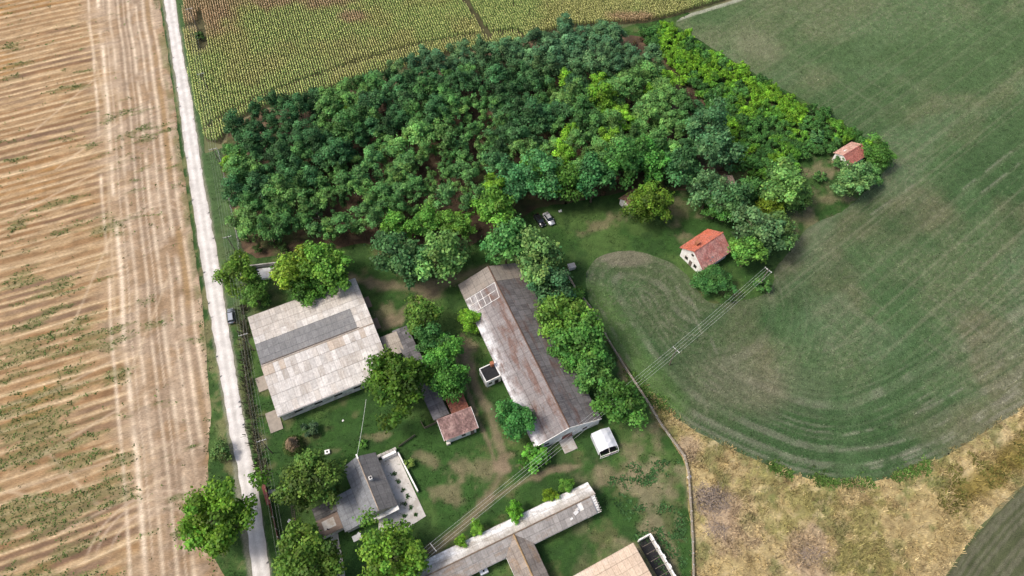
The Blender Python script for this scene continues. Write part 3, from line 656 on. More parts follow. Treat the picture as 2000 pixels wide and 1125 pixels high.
# low scrub in the wood and along the road fence, weeds: one mass each
VV = []; FF = []; CC = []; b = 0
n = 0
while n < 260:
    p = wood_poly.min(0) + (wood_poly.max(0) - wood_poly.min(0)) * rng.random(2)
    if inside(A_([p[0]]), A_([p[1]]), wood_poly)[0]: scatter_shrub(p[0], p[1], rnd.uniform(.25, .6), [(.05, .12, .035), (.13, .09, .05), (.17, .12, .06)][rnd.randrange(3)]); n += 1
for px, py in [(480, 470), (510, 490), (540, 480), (470, 440), (500, 470), (455, 400), (560, 490), (470, 350), (440, 330)]:
    q = G(px, py); scatter_shrub(q[0], q[1], rnd.uniform(.6, 1.0), (.06, .12, .03))
o = link_mesh('undergrowth', np_mesh('undergrowth', np.concatenate(VV), np.concatenate(FF), np.concatenate(CC)), M['stalk']); tag(o, 'low scrub and dead weeds on the floor of the wood', 'undergrowth', kind='stuff')

# individual garden bushes
BUSH = [(900, 1057, 12, (.13, .26, .03), 'small lime-green round bush along the T-shaped building, at its tree-covered end', 1.5),
 (932, 1033, 13, (.12, .24, .035), 'small lime-green bush along the T-shaped building, second from its tree-covered end', 1.5),
 (1007, 1000, 16, (.095, .24, .03), 'largest of the lime-green round bushes along the T-shaped building', 1.5),
 (1074, 968, 12, (.15, .26, .025), 'yellowish round bush along the T-shaped building near its broken end', 1.5),
 (1110, 948, 13, (.10, .22, .04), 'small green bush nearest the broken end of the T-shaped building', 1.5),
 (606, 838, 17, (.05, .10, .055), 'small grey-green round shrub on the lawn below the barn', .85),
 (428, 884, 22, (.075, .14, .045), 'feathery grey-green bush on the verge between stubble and road', .9),
 (1045, 896, 34, (.07, .20, .03), 'low spreading bush in front of the hangar gable', .75),
 (800, 905, 11, (.12, .19, .05), 'small flowering bush beside the white patio wall', .9),
 (1487, 556, 17, (.07, .17, .05), 'small round bush under the end of the power line in the crop field', .9),
 (388, 70, 9, (.05, .10, .03), 'dark bush standing in the gap at the corn corner', 1.0),
 (708, 868, 10, (.06, .15, .03), 'small green bush behind the ridge end of the tin-roofed house', .7),
 (1125, 575, 20, (.08, .18, .04), 'green bush growing over the concrete boundary wall', .9),
 (1595, 268, 15, (.05, .13, .05), 'grey-green bush on the bare patch uphill of the ruined hut', .9),
 (1640, 318, 14, (.05, .12, .04), 'dark bush against the white gable of the ruined hut', .9),
 (1600, 345, 12, (.055, .13, .04), 'small dark bush on bare soil below the ruined hut', .9),
 (883, 855, 5, (.16, .26, .03), 'tiny bright bush against the white wall of the red-tiled outhouse', 1.0)]
for i, (px, py, r, c, lab, sq) in enumerate(BUSH):
    pr = MID[i % 4] if 'T-shaped' in lab else (CONE if r < 18 else SHR[i % 5]); q = G(px, py, 1.0); d = math.hypot(math.hypot(*q), HC); s = r * d / FPX / (pr.rx * (.88 if 'T-shaped' in lab else 1.1)); q = G(px, py, pr.zc * s * sq)
    plant(pr, 'garden_bush', lab, 'bush', q[0], q[1], s, c, sz=s * sq, part='foliage')
# half-dead conifer: tan top over a green skirt
q = G(570, 866, 2.0); o = empty('half_dead_conifer', (q[0], q[1], 0)); tag(o, 'half-dead conifer with a tan bare top and green skirt on the lawn', 'conifer')
g = np.random.default_rng(8)
def cone_part(name, z0, z1, r0, r1, n, c, leaf):
    t = g.random(n); a = g.random(n) * 6.283; r = (r0 + (r1 - r0) * t) * (.35 + .65 * g.random(n) ** .5)
    P = np.stack([r * np.cos(a), r * np.sin(a), z0 + (z1 - z0) * t], 1); N = np.stack([np.cos(a), np.sin(a), .8 + 0 * a], 1) + g.normal(size=(n, 3)) * .4; N /= np.linalg.norm(N, axis=1)[:, None]
    Q, F = quads(P, N, leaf, g, .45); C = np.repeat(np.clip(A_(c)[None] * (1 + .3 * g.normal(size=(n, 1))), .01, 1), 4, 0)
    x = link_mesh(name, np_mesh(name, Q, F, C), M['stalk'], o); return x
cone_part('dead_top', 1.2, 4.8, 2.0, .15, 1100, (.34, .25, .16), .34); cone_part('green_skirt', .2, 2.0, 2.7, 2.0, 1200, (.075, .12, .03), .34)
link_mesh('trunk', MB().tube([(0, 0, -.1), (0, 0, 4.6)], .14, 7, .03).mesh('conifer_trunk'), M['bark'], o)

# ------------------------------------------------------------------ corn
def build_corn():
    g = np.random.default_rng(77)
    poly = ragged(corn_poly, 2, .5, 3, 4); ux, uy = RD; nx_, ny_ = -RD[1], RD[0]
    xs = np.arange(-190, 190, .76); ls = np.arange(-330, 60, .36)
    A, B = np.meshgrid(xs, ls, indexing='ij'); A = A.ravel(); B = B.ravel()
    B = B + np.repeat(g.random(len(xs)) * .36, len(ls)); A = A + g.normal(size=len(A)) * .06; B = B + g.normal(size=len(B)) * .2
    X = A * nx_ + B * ux; Y = A * ny_ + B * uy
    m = (Y > 120) & (Y < 236) & (X > -150) & (X < 100); X = X[m]; Y = Y[m]
    m = inside(X, Y, poly)
    for pts, wd in (([(900, -60), (905, 0), (957, 78)], .9), ([(345, 62), (395, 52), (400, 100)], 1.4), ([(392, 30), (398, 95)], 1.0)):
        m &= pl_dist(X, Y, GP(pts))[0] > wd
    edge = pl_dist(X, Y, GP([(404, 276), (452, 244), (520, 206), (620, 170), (700, 142), (800, 112), (900, 92), (1000, 80)]))[0]
    m &= (edge > 4.0) | (edge < 3.0); m &= g.random(len(X)) < .95
    X = X[m]; Y = Y[m]; edge = edge[m]; n = len(X); print('corn', n)
    t = fbm(X, Y, 13, 4, 701); t2 = fbm(X, Y, 5, 3, 703); red = np.zeros(n)
    for px, py, rx, ry in ((410, 2, 13, 20), (540, -4, 9, 7), (640, 0, 11, 6), (690, 40, 5, 3), (1230, 40, 8, 3)):
        q = G(px, py); red = np.maximum(red, sstep(1.3, .6, np.hypot((X - q[0]) / rx, (Y - q[1]) / ry) + .9 * (t2 - .5)))
    yel = sstep(.5, .7, t + .10 * sstep(-60, 0, X)) 
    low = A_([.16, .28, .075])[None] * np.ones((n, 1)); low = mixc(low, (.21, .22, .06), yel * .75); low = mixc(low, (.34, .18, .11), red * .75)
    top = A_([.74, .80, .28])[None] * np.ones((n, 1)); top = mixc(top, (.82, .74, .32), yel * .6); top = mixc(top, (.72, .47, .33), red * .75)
    V = []; C = []; 
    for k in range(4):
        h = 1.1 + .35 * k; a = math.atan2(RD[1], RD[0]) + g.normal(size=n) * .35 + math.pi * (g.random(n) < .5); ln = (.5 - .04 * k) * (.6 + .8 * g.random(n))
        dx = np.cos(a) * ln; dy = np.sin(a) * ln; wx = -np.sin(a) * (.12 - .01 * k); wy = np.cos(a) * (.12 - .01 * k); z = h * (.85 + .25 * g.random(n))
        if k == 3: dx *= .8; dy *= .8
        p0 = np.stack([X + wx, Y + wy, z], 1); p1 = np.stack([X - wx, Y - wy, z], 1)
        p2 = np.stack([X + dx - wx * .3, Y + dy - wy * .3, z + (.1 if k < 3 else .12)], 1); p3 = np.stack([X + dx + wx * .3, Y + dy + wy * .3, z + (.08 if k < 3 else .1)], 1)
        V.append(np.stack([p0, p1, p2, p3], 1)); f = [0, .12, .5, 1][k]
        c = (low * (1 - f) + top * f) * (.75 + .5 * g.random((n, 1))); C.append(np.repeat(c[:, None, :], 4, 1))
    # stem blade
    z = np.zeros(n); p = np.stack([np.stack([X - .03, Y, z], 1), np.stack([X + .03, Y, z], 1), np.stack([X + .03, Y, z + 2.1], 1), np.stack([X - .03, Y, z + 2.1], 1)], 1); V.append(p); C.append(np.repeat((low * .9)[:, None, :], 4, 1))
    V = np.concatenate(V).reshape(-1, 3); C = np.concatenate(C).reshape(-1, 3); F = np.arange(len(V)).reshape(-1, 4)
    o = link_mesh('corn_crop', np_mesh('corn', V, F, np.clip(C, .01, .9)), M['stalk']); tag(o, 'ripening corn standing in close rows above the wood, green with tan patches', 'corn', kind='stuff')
build_corn()

# ------------------------------------------------------------------ grass, weeds and tufts as stuff
def tufts(name, label, cat, X, Y, base, size, nblade, seed, spread=.25, lean=.5, zoff=0.0, colf=None, wid=.16):
    g = np.random.default_rng(seed); n = len(X); V = []; C = []
    b0 = colf(X, Y) if colf else np.tile(A_(base), (n, 1)); tn = b0 * (1 + .25 * g.normal(size=(n, 1))); s0 = size * (.5 + g.random(n))
    for k in range(nblade):
        a = g.random(n) * 6.283; r = spread * s0 / size * g.random(n) ** .5; x = X + np.cos(a) * r; y = Y + np.sin(a) * r; h = s0 * (.6 + .6 * g.random(n)); w2 = wid * (.6 + .8 * g.random(n))
        l = lean * h * g.random(n); wx = -np.sin(a) * w2; wy = np.cos(a) * w2; z = np.zeros(n) + zoff
        V.append(np.stack([np.stack([x - wx, y - wy, z], 1), np.stack([x + wx, y + wy, z], 1), np.stack([x + np.cos(a) * l + wx * .6, y + np.sin(a) * l + wy * .6, z + h], 1), np.stack([x + np.cos(a) * l - wx * .6, y + np.sin(a) * l - wy * .6, z + h], 1)], 1))
        C.append(np.repeat((tn * (.8 + .4 * g.random((n, 1))))[:, None, :], 4, 1))
    V = np.concatenate(V).reshape(-1, 3); C = np.concatenate(C).reshape(-1, 3)
    o = link_mesh(name, np_mesh(name, V, np.arange(len(V)).reshape(-1, 4), np.clip(C, .008, .9)), M['stalk']); tag(o, label, cat, kind='stuff'); return o
def sample(poly, n, seed, dens=None):
    g = np.random.default_rng(seed); lo = poly.min(0); hi = poly.max(0); p = lo + (hi - lo) * g.random((n, 2)); X, Y = p[:, 0], p[:, 1]
    m = inside(X, Y, poly)
    if dens is not None: m &= g.random(n) < dens(X, Y)
    return X[m], Y[m]
vis_stub = np.vstack([stub_edge, [[-110, 15], [-185, 20], [-185, 225]]])
X, Y = sample(vis_stub, 90000, 3, lambda x, y: stub_weed(x, y) * .8 + .006 + .03 * (fbm(x, y, 6, 3, 37) > .6))
tufts('stubble_weeds', 'dark green weeds scattered in patches over the stubble field', 'weeds', X, Y, (.13, .19, .055), .16, 4, 4, .3, 1.8)
X, Y = sample(meadow_poly, 60000, 5, lambda x, y: .25 + .75 * (fbm(x, y, 5, 3, 205) > .5))
k = (~inside(X, Y, crop_poly) | (pl_dist(X, Y, CEs)[0] < .7)) & ~inside(X, Y, field2_poly); X = X[k]; Y = Y[k]
KX, KY = sample(GP([(1820, 960), (1860, 900), (1930, 870), (2020, 835), (1990, 910), (1920, 990), (1860, 1020)]), 5000, 15, lambda x, y: .6 * sstep(.5, .7, fbm(x, y, 3.5, 4, 19)))
tufts('ditch_weeds', 'dark olive weeds in the ditch between meadow and the far field', 'weeds', KX, KY, (.15, .15, .04), .35, 4, 16, .4, 1.6)
edge_pts = np.concatenate([smooth(GP(p), 3) for p in ([(1235, 735), (1262, 765), (1292, 795)], [(1598, 938), (1640, 945), (1700, 944)], [(1750, 932), (1780, 922), (1810, 910)], [(1510, 912), (1540, 926)])]); ge = np.random.default_rng(17); ep = np.repeat(edge_pts, 22, 0) + ge.normal(size=(len(edge_pts) * 22, 2)) * np.repeat(.15 + .7 * ge.random(len(edge_pts)), 22)[:, None]
tufts('field_margin_weeds', 'bright green weeds along the margin of the crop field', 'weeds', ep[:, 0], ep[:, 1], (.10, .19, .04), .25, 4, 18, .3, 1.6)
tufts('dry_grass', 'tall dry straw-coloured grass of the meadow below the crop field', 'grass', X, Y, None, .5, 3, 6, .3, 1.3, colf=lambda x, y: meadow_col(x, y) * 1.12, wid=.07)
X, Y = sample(yard_poly, 90000, 7, lambda x, y: .25 + .7 * (fbm(x, y, 4, 3, 321) > .52))
k = (~inside(X, Y, wood_poly)) & (np.abs(road_d(X, Y)) > 3.2) & (~inside(X, Y, crop_poly)); X = X[k]; Y = Y[k]
dt = np.min([pl_dist(X, Y, p)[0] - wd for p, wd in TRK], 0); X = X[dt > .3]; Y = Y[dt > .3]
tufts('yard_weeds', 'short uneven green grass and weeds of the farmyard and verges', 'grass', X, Y, None, .14, 3, 8, .3, 2.2, colf=lambda x, y: yard_col(x, y) * 1.2, wid=.11)
rt = GP([(1190, 900), (1330, 900), (1342, 1125), (1300, 1125), (1240, 1050), (1190, 960)])
X, Y = sample(rt, 9000, 9, lambda x, y: .5 * sstep(.48, .66, fbm(x, y, 3, 4, 331)))
tufts('broadleaf_weeds', 'leafy dark green weed patches inside the concrete boundary wall', 'weeds', X, Y, (.06, .14, .045), .18, 4, 10, .3, 2.0)
X, Y = sample(GP([(1450, 0), (2150, -30), (2150, 760), (1720, 950), (1500, 925), (1250, 765), (1130, 540), (1240, 480), (1380, 600), (1520, 560), (1760, 300), (1310, 45)]), 140000, 11)
k = inside(X, Y, crop_poly); X = X[k]; Y = Y[k]
tufts('young_crop', 'low green crop plants covering the curved field', 'crop', X, Y, None, .10, 2, 12, .3, 3.0, zoff=.035, colf=lambda x, y: crop_col(x, y) * 1.3, wid=.09)
#@@VEG1
#@@BUILD0
# ------------------------------------------------------------------ buildings
def sheet_mesh(name, waves=5, amp=.035, th=.012):
    """one corrugated sheet, unit size, ribs run down the slope (y)"""
    n = waves * 2; V = []; F = []
    for i in range(n + 1):
        z = amp * (1 if i % 2 else -1) * .5
        V += [(i / n, 0, z), (i / n, 1, z)]
    for i in range(n): F.append((2 * i, 2 * i + 2, 2 * i + 3, 2 * i + 1))
    b = len(V); V += [(0, 1, -amp - th), (1, 1, -amp - th)]; F.append((1, b, b + 1, 2 * n + 1))
    me = bpy.data.meshes.new(name); me.from_pydata(V, [], F); me.update(); return me
def roof_mat(name, root, base, alt, stain, eave=None, var=.16, streak=.5, W=8.0, stain_lo=.52):
    """weathered sheet: sheet-to-sheet tone, streaks down the slope, stains in building coordinates"""
    m, n, p = newmat(name); oi = nd(n, 'ShaderNodeObjectInfo')
    c = mul(n, base, ramp(n, oi.outputs['Random'], [(0, 1 - var), (.5, 1.0), (1, 1 + var)]))
    st = noise(n, pos(n, root, (2.6, .28, 1)), 1.0, 5, .7)
    mm = nd(n, 'ShaderNodeMix', data_type='RGBA'); n.links.new(ramp(n, st, [(.42, 0), (.64, streak)]), mm.inputs[0]); n.links.new(c, mm.inputs[6]); mm.inputs[7].default_value = (*alt, 1)
    s2 = noise(n, pos(n, root, (.12, .2, 1)), 1.0, 8, .72)
    m2 = nd(n, 'ShaderNodeMix', data_type='RGBA'); n.links.new(ramp(n, s2, [(stain_lo, 0), (stain_lo + .12, .8)]), m2.inputs[0]); n.links.new(mm.outputs[2], m2.inputs[6]); m2.inputs[7].default_value = (*stain, 1)
    x = m2.outputs[2]
    if eave:
        # pale lichen bloom low on one slope
        sep = nd(n, 'ShaderNodeSeparateXYZ'); n.links.new(pos(n, root), sep.inputs[0])
        mr = nd(n, 'ShaderNodeMapRange'); n.links.new(sep.outputs[1], mr.inputs[0]); mr.inputs[1].default_value = eave[0]; mr.inputs[2].default_value = eave[1]
        s3 = noise(n, pos(n, root, (.3, .3, 1)), 1.0, 8, .7); ad = nd(n, 'ShaderNodeMath', operation='MULTIPLY'); n.links.new(mr.outputs[0], ad.inputs[0]); n.links.new(ramp(n, s3, [(.38, 0), (.60, 1)]), ad.inputs[1])
        m3 = nd(n, 'ShaderNodeMix', data_type='RGBA'); n.links.new(ad.outputs[0], m3.inputs[0]); n.links.new(x, m3.inputs[6]); m3.inputs[7].default_value = (*eave[2], 1); x = m3.outputs[2]
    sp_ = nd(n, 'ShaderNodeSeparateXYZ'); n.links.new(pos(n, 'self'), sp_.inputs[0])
    x = mul(n, x, ramp(n, sp_.outputs[0], [(0, .62), (.07, 1), (.94, 1), (1, .7)])); x = mul(n, x, ramp(n, sp_.outputs[1], [(0, .72), (.08, 1), (.92, 1), (.99, .5)]))  # darker sheet edges: grime at the laps plus lap shadow painted into the colour
    fn = noise(n, pos(n, root), 2.2, 6, .75); x = mul(n, x, ramp(n, fn, [(.25, .68), (.75, 1.3)]))
    n.links.new(x, p.inputs['Base Color']); p.inputs['Roughness'].default_value = .85; bump(n, p, fn, .3, .02); return m
def slope(root, x0, x1, y0, z0, y1, z1, nc, nr, mesh, name='roof_sheet', jit=.012, skip=None, matf=None, parent=None):
    """sheets from the ridge line (y0,z0) down to the eave (y1,z1), between x0 and x1"""
    s = 1 if y1 > y0 else -1; Ls = math.hypot(y1 - y0, z1 - z0); p = math.atan2(z0 - z1, abs(y1 - y0)); w = (x1 - x0) / nc; l = Ls / nr
    for r in range(nr):
        for c in range(nc):
            if skip and skip(c, r): continue
            me = matf(c, r) if matf else mesh
            o = bpy.data.objects.new(name, me); col.objects.link(o); o.parent = parent or root
            f = r / nr; lift = .02 + .018 * ((nr - r) % 2) + .01 * (c % 2)
            yy = y0 + (y1 - y0) * f; zz = z0 + (z1 - z0) * f + lift + rnd.uniform(0, jit)
            xx = x0 + c * w if s > 0 else x0 + (c + 1) * w
            o.location = (xx, yy, zz); o.scale = (w * 1.02, l * 1.04, 1); o.rotation_euler = (-p + rnd.uniform(-jit, jit) * .4, rnd.uniform(-jit, jit) * .5, (0 if s > 0 else math.pi) + rnd.uniform(-jit, jit) * .4)
def walls(root, L, W, ze, zr, off, mat, name='wall', drop=.1):
    """closed body under a gable roof, ridge at y = off"""
    h = L / 2; y0, y1 = -W / 2, W / 2; V = []
    for x in (-h, h): V += [(x, y0, -.05), (x, y1, -.05), (x, y1, ze - drop), (x, off, zr - drop), (x, y0, ze - drop)]
    F = [(0, 1, 2, 3, 4), (9, 8, 7, 6, 5), (0, 5, 6, 1), (1, 6, 7, 2), (2, 7, 8, 3), (3, 8, 9, 4), (4, 9, 5, 0)]
    return MB().add(V, F).build(name, mat, root)
def window(root, c, wdt, h, axis, out, name='window', fr=None, pane=None):
    """axis 'x': wall runs along x and faces sign(out) in y; axis 'y': the other way round"""
    f = MB(); d = .08
    def bx(u, z, du, dz, dep, m):
        if axis == 'x': m.box((c[0] + u, c[1] + out * dep / 2, c[2] + z), (du, dep, dz))
        else: m.box((c[0] + out * dep / 2, c[1] + u, c[2] + z), (dep, du, dz))
    t = .09
    bx(0, h / 2 - t / 2, wdt, t, d, f); bx(0, -h / 2 + t / 2, wdt, t, d, f); bx(-wdt / 2 + t / 2, 0, t, h - 2 * t, d, f); bx(wdt / 2 - t / 2, 0, t, h - 2 * t, d, f)
    o = f.build(name, fr or M['wood'], root); g = MB(); bx(0, 0, wdt - 2 * t, h - 2 * t, .03, g); g.build('pane' if name == 'window' else 'leaf', pane or M['glass'], o); return o
def ridge_cap(root, x0, x1, y, z, mat, r=.16):
    n = max(1, int((x1 - x0) / 1.8)); w_ = (x1 - x0) / n
    me = MB().add([(0, -r, -.06), (1, -r, -.06), (0, 0, .09), (1, 0, .09), (0, r, -.06), (1, r, -.06)], [(0, 1, 3, 2), (2, 3, 5, 4)]).mesh('cap'); me.materials.append(mat)
    for i in range(n):
        o = bpy.data.objects.new('ridge_cap', me); col.objects.link(o); o.parent = root; o.location = (x0 + i * w_, y, z + .05 + rnd.uniform(0, .015)); o.scale = (w_ * 1.01, 1, 1); o.rotation_euler = (0, 0, rnd.uniform(-.01, .01))
def mcopy(me, mat):
    c = me.copy(); c.materials.clear(); c.materials.append(mat); return c
SHEET = sheet_mesh('sheet'); FLATT = sheet_mesh('sheet_fine', 3, .02)

# --- barn with pale sheet roof
ba = R(24.5); b_ = empty('barn', (-46.1, 76.65, 0), ba); tag(b_, 'wide low barn with pale corrugated sheet roof and a dark grey strip, beside the road', 'barn')
BL_, BW = 27.3, 27.9; bo = -1.35; zE, zR = 3.8, 5.7
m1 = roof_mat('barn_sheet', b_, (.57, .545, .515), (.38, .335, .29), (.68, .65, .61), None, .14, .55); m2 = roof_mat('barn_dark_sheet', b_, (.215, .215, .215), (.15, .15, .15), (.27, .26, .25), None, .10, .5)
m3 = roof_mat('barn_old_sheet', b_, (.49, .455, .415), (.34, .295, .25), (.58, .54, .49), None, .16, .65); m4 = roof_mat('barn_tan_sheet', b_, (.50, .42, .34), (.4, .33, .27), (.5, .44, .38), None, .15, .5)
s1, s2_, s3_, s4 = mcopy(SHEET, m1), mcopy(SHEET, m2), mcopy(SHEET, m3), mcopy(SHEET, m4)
walls(b_, BL_ - .9, BW - .6, zE, zR, bo, plain('barn_render', (.7, .68, .64), .95, .12, 1.5, dirt=(.4, .37, .33)))
def bm_n(c, r):
    if r < 3 and c < 18: return s2_
    if r >= 4: return s3_
    return s3_ if rnd.random() < .25 else s1
def bm_s(c, r): return s4 if (r == 0 and rnd.random() < .4) else (s3_ if rnd.random() < .22 else s1)
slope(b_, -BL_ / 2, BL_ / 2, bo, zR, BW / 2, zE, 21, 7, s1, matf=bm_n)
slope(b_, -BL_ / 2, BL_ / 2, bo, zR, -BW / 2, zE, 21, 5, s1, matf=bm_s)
ridge_cap(b_, -BL_ / 2, BL_ / 2, bo, zR + .03, m4, .22)
MB().box((0, bo + .42, zR + .02), (BL_ * .86, .1, .34)).build('ridge_board', M['wood'], b_, (-1.6, 0, 0))
for x in (-9.2, -4.5, .2, 4.9, 9.4): window(b_, (x, -BW / 2 + .3, 2.0), 2.0, .9, 'x', -1, fr=M['concrete'])
window(b_, (-BL_ / 2 + .45, 2, 1.5), 3.2, 2.9, 'y', -1, 'door', M['wood'], M['redmetal']); window(b_, (-BL_ / 2 + .45, -9.5, 1.4), 2.4, 2.4, 'y', -1, 'door', M['wood'], M['grey'])
MB().box((0, -BW / 2 - .12, zE - .16), (BL_ + .05, .14, .12)).build('gutter', M['metal'], b_)
apron = plain('apron', (.28, .245, .205), .95, .2, 1.2)
for lx, ly, sx, sy in ((-BL_ / 2 - 1.6, -2.6, 2.7, 3.8), (-BL_ / 2 - 1.6, -12.9, 2.9, 5.2)):
    MB().box((lx, ly, .09), (sx, sy, .22)).build('concrete_apron', apron, b_)
for lx, ly in ((BL_ / 2 + .7, 8.2), (BL_ / 2 + .7, 1.5)): MB().box((lx, ly, .08), (1.5, 3.2, .2)).build('concrete_apron', M['brown'], b_)
# annex and narrow lean-to shed behind the barn
an = empty('barn_annex', (*G(766, 672, 3), 0), R(24.5)); tag(an, 'small flat-roofed concrete annex between the barn and the lean-to shed', 'annex')
MB().box((0, 0, 1.35), (3.6, 5.2, 2.8)).build('wall', M['grey'], an); am = roof_mat('annex_roof', an, (.36, .32, .27), (.24, .21, .18), (.3, .25, .2), None, .1, .5)
slope(an, -2.1, 2.1, 2.9, 3.0, -2.9, 2.85, 3, 2, mcopy(FLATT, am), 'roof_slab')
sa = math.atan2(57.29 - 80.29, -17.44 + 29.0); sc_ = (A_(G(779, 641, 2.8)) + A_(G(863, 815, 2.8))) / 2
sh = empty('lean_to_shed', (*sc_, 0), sa); tag(sh, 'long narrow shed with dark slate-grey sheet roof half hidden under trees', 'shed')
SLn = 25.4; sm = roof_mat('shed_sheet', sh, (.155, .15, .155), (.095, .09, .095), (.23, .225, .22), None, .3, .7); sms = mcopy(SHEET, sm)
MB().box((0, 0, 1.2), (SLn - .5, 3.1, 2.5)).build('wall', M['wood'], sh)
slope(sh, -SLn / 2, SLn / 2, -1.9, 2.9, 1.9, 2.65, 22, 2, sms, jit=.03)

# --- tiled roofs
def tile_slope(root, x0, x1, y0, z0, y1, z1, mat, tile=.28, name='tile_roof', sag=.0, skip=None):
    """courses of half-round tiles as one relief mesh (each tile is only a couple of pixels)"""
    Ls = math.hypot(y1 - y0, z1 - z0); nr = max(3, int(Ls / .34)); nc = max(4, int(abs(x1 - x0) / tile)); V = []; F = []; g = random.Random(int(abs(x0 * 100 + y1 * 10)) + 3)
    nz = (-(z1 - z0) / Ls, abs(y1 - y0) / Ls)
    for r in range(nr):
        for c in range(nc):
            if skip and skip((c + .5) / nc, (r + .5) / nr): continue
            a = x0 + (x1 - x0) * c / nc; b = x0 + (x1 - x0) * (c + 1) / nc; m_ = (a + b) / 2
            f0, f1 = r / nr, (r + 1.12) / nr; dz = g.uniform(-.012, .02) - sag * math.sin(math.pi * (c + .5) / nc) * math.sin(math.pi * min(1, f0 + .1))
            k = len(V)
            for f, lf in ((f0, .02), (f1, .075)):
                yy = y0 + (y1 - y0) * f; zz = z0 + (z1 - z0) * f + lf + dz
                V += [(a, yy, zz), (m_, yy, zz + .06), (b, yy, zz)]
            F += [(k, k + 1, k + 4, k + 3), (k + 1, k + 2, k + 5, k + 4)]
    if y1 > y0: F = [tuple(reversed(f)) for f in F]
    o = MB().add(V, F).build(name, mat, root); o['kind'] = 'stuff'; return o
def tile_mat(name, root, a, b, c, lo=.5):
    m, n, p = newmat(name); v = pos(n, root, (3.4, 2.9, 1)); w_ = nd(n, 'ShaderNodeTexWhiteNoise'); fl = nd(n, 'ShaderNodeVectorMath', operation='FLOOR'); n.links.new(v, fl.inputs[0]); n.links.new(fl.outputs[0], w_.inputs[0])
    x = mul(n, ramp(n, noise(n, pos(n, root), .45, 5, .65), [(lo - .12, a), (lo, b), (lo + .14, c)]), ramp(n, w_.outputs[0], [(0, .68), (1, 1.3)]))
    n.links.new(x, p.inputs['Base Color']); return m
# red-roofed house right of the clearing
ra = R(36); rc = (A_(G(1355.5, 492, 6.6)) + A_(G(1410.6, 455, 6.6))) / 2
rh = empty('red_roofed_house', (*rc, 0), ra); tag(rh, 'white house with steep orange-red tiled roof at the edge of the crop field', 'house')
walls(rh, 9.2, 7.4, 3.7, 6.7, 0, M['white'])
tmr = tile_mat('red_tiles', rh, (.46, .13, .075), (.42, .135, .09), (.38, .15, .11), .5); tmp_ = tile_mat('faded_red_tiles', rh, (.40, .15, .12), (.38, .17, .15), (.43, .24, .21), .48)
tile_slope(rh, -5.1, 5.1, 0, 6.75, 4.4, 3.35, tmr); tile_slope(rh, -5.1, 5.1, 0, 6.75, -4.4, 3.35, tmp_, skip=lambda u, v: (u - .34) ** 2 + (v - .8) ** 2 < .0012 or (u - .42) ** 2 + (v - .72) ** 2 < .0006)
MB().box((0, 0, 6.83), (10.3, .34, .16)).build('ridge_tiles', tmr, rh)
ch = MB().box((-2.4, 1.5, 6.1), (.75, .75, 1.7)).build('chimney', M['rustbrick'], rh); MB().box((-2.4, 1.5, 7.02), (.95, .95, .14)).build('chimney_cap', M['rustbrick'], ch)
window(rh, (-4.6, .2, 4.6), .8, .8, 'y', -1); window(rh, (-4.6, -1.6, 1.6), 1.0, 1.2, 'y', -1); window(rh, (-4.6, 1.6, 1.6), 1.0, 1.2, 'y', -1); window(rh, (-4.6, 0, 1.0), .95, 2.0, 'y', -1, 'door', M['wood'], M['wood'])
MB().box((-4.92, 4.15, 3.5), (.3, .5, .18)).build('eave_board', M['wood'], rh)
MB().box((-5.0, -3.7, .45), (.9, .8, 1.0)).build('step_block', M['concrete'], rh)
# ruined hut
hc = (A_(G(1647, 304, 4.2)) + A_(G(1684, 282, 4.2))) / 2
hu = empty('ruined_hut', (*hc, 0), R(34)); tag(hu, 'small ruined white hut with sagging pink tiled roof at the corner of the thicket', 'hut')
walls(hu, 6.9, 5.0, 2.7, 4.15, 0, M['white']); t1 = tile_mat('pink_tiles', hu, (.40, .22, .17), (.46, .29, .23), (.42, .24, .19)); t2 = tile_mat('brick_tiles', hu, (.34, .12, .10), (.38, .15, .12), (.3, .13, .11))
tile_slope(hu, -3.8, 3.8, 0, 4.25, 3.0, 2.5, t1, sag=.12, skip=lambda u, v: (u - .38) ** 2 + ((v - .5) * .55) ** 2 < .006); tile_slope(hu, -3.8, 3.8, 0, 4.25, -3.0, 2.5, t2, sag=.06)
MB().box((0, 0, 4.32), (7.7, .28, .14)).build('ridge_tiles', t2, hu); window(hu, (-3.45, 0, 1.0), .9, 1.9, 'y', -1, 'door', M['wood'], M['dark']); window(hu, (0, -2.5, 1.5), 1.1, .9, 'x', -1, pane=M['dark'])
# hut behind the olive walnut and hidden roof
h2c = G(1236, 388, 2.2); h2 = empty('white_hut', (*h2c, 0), R(38)); tag(h2, 'small white hut with brown tiled roof half hidden behind the olive walnut', 'hut')
walls(h2, 5.6, 4.0, 2.3, 3.6, 0, M['white']); t3 = tile_mat('brown_tiles', h2, (.2, .12, .08), (.27, .17, .12), (.32, .22, .16)); tile_slope(h2, -3.1, 3.1, 0, 3.7, 2.4, 2.1, t3); tile_slope(h2, -3.1, 3.1, 0, 3.7, -2.4, 2.1, t3); window(h2, (-2.8, 0, 1.0), .9, 1.9, 'y', -1, 'door', M['wood'], M['white']); window(h2, (1.2, -2.0, 1.4), .8, .8, 'x', -1)
h3c = G(1412, 362, 3); h3 = empty('hidden_hut', (*h3c, 0), R(38)); tag(h3, 'hut whose pale tiled roof peeps out between two locust trees', 'hut')
walls(h3, 5.0, 4.0, 3.2, 5.0, 0, M['cream']); t4 = tile_mat('pale_tiles', h3, (.36, .26, .2), (.4, .3, .24), (.33, .22, .17)); tile_slope(h3, -2.9, 2.9, 0, 5.1, 2.4, 3.0, t4); tile_slope(h3, -2.9, 2.9, 0, 5.1, -2.4, 3.0, t4); window(h3, (0, -2.0, 1.6), .9, 1.0, 'x', -1)
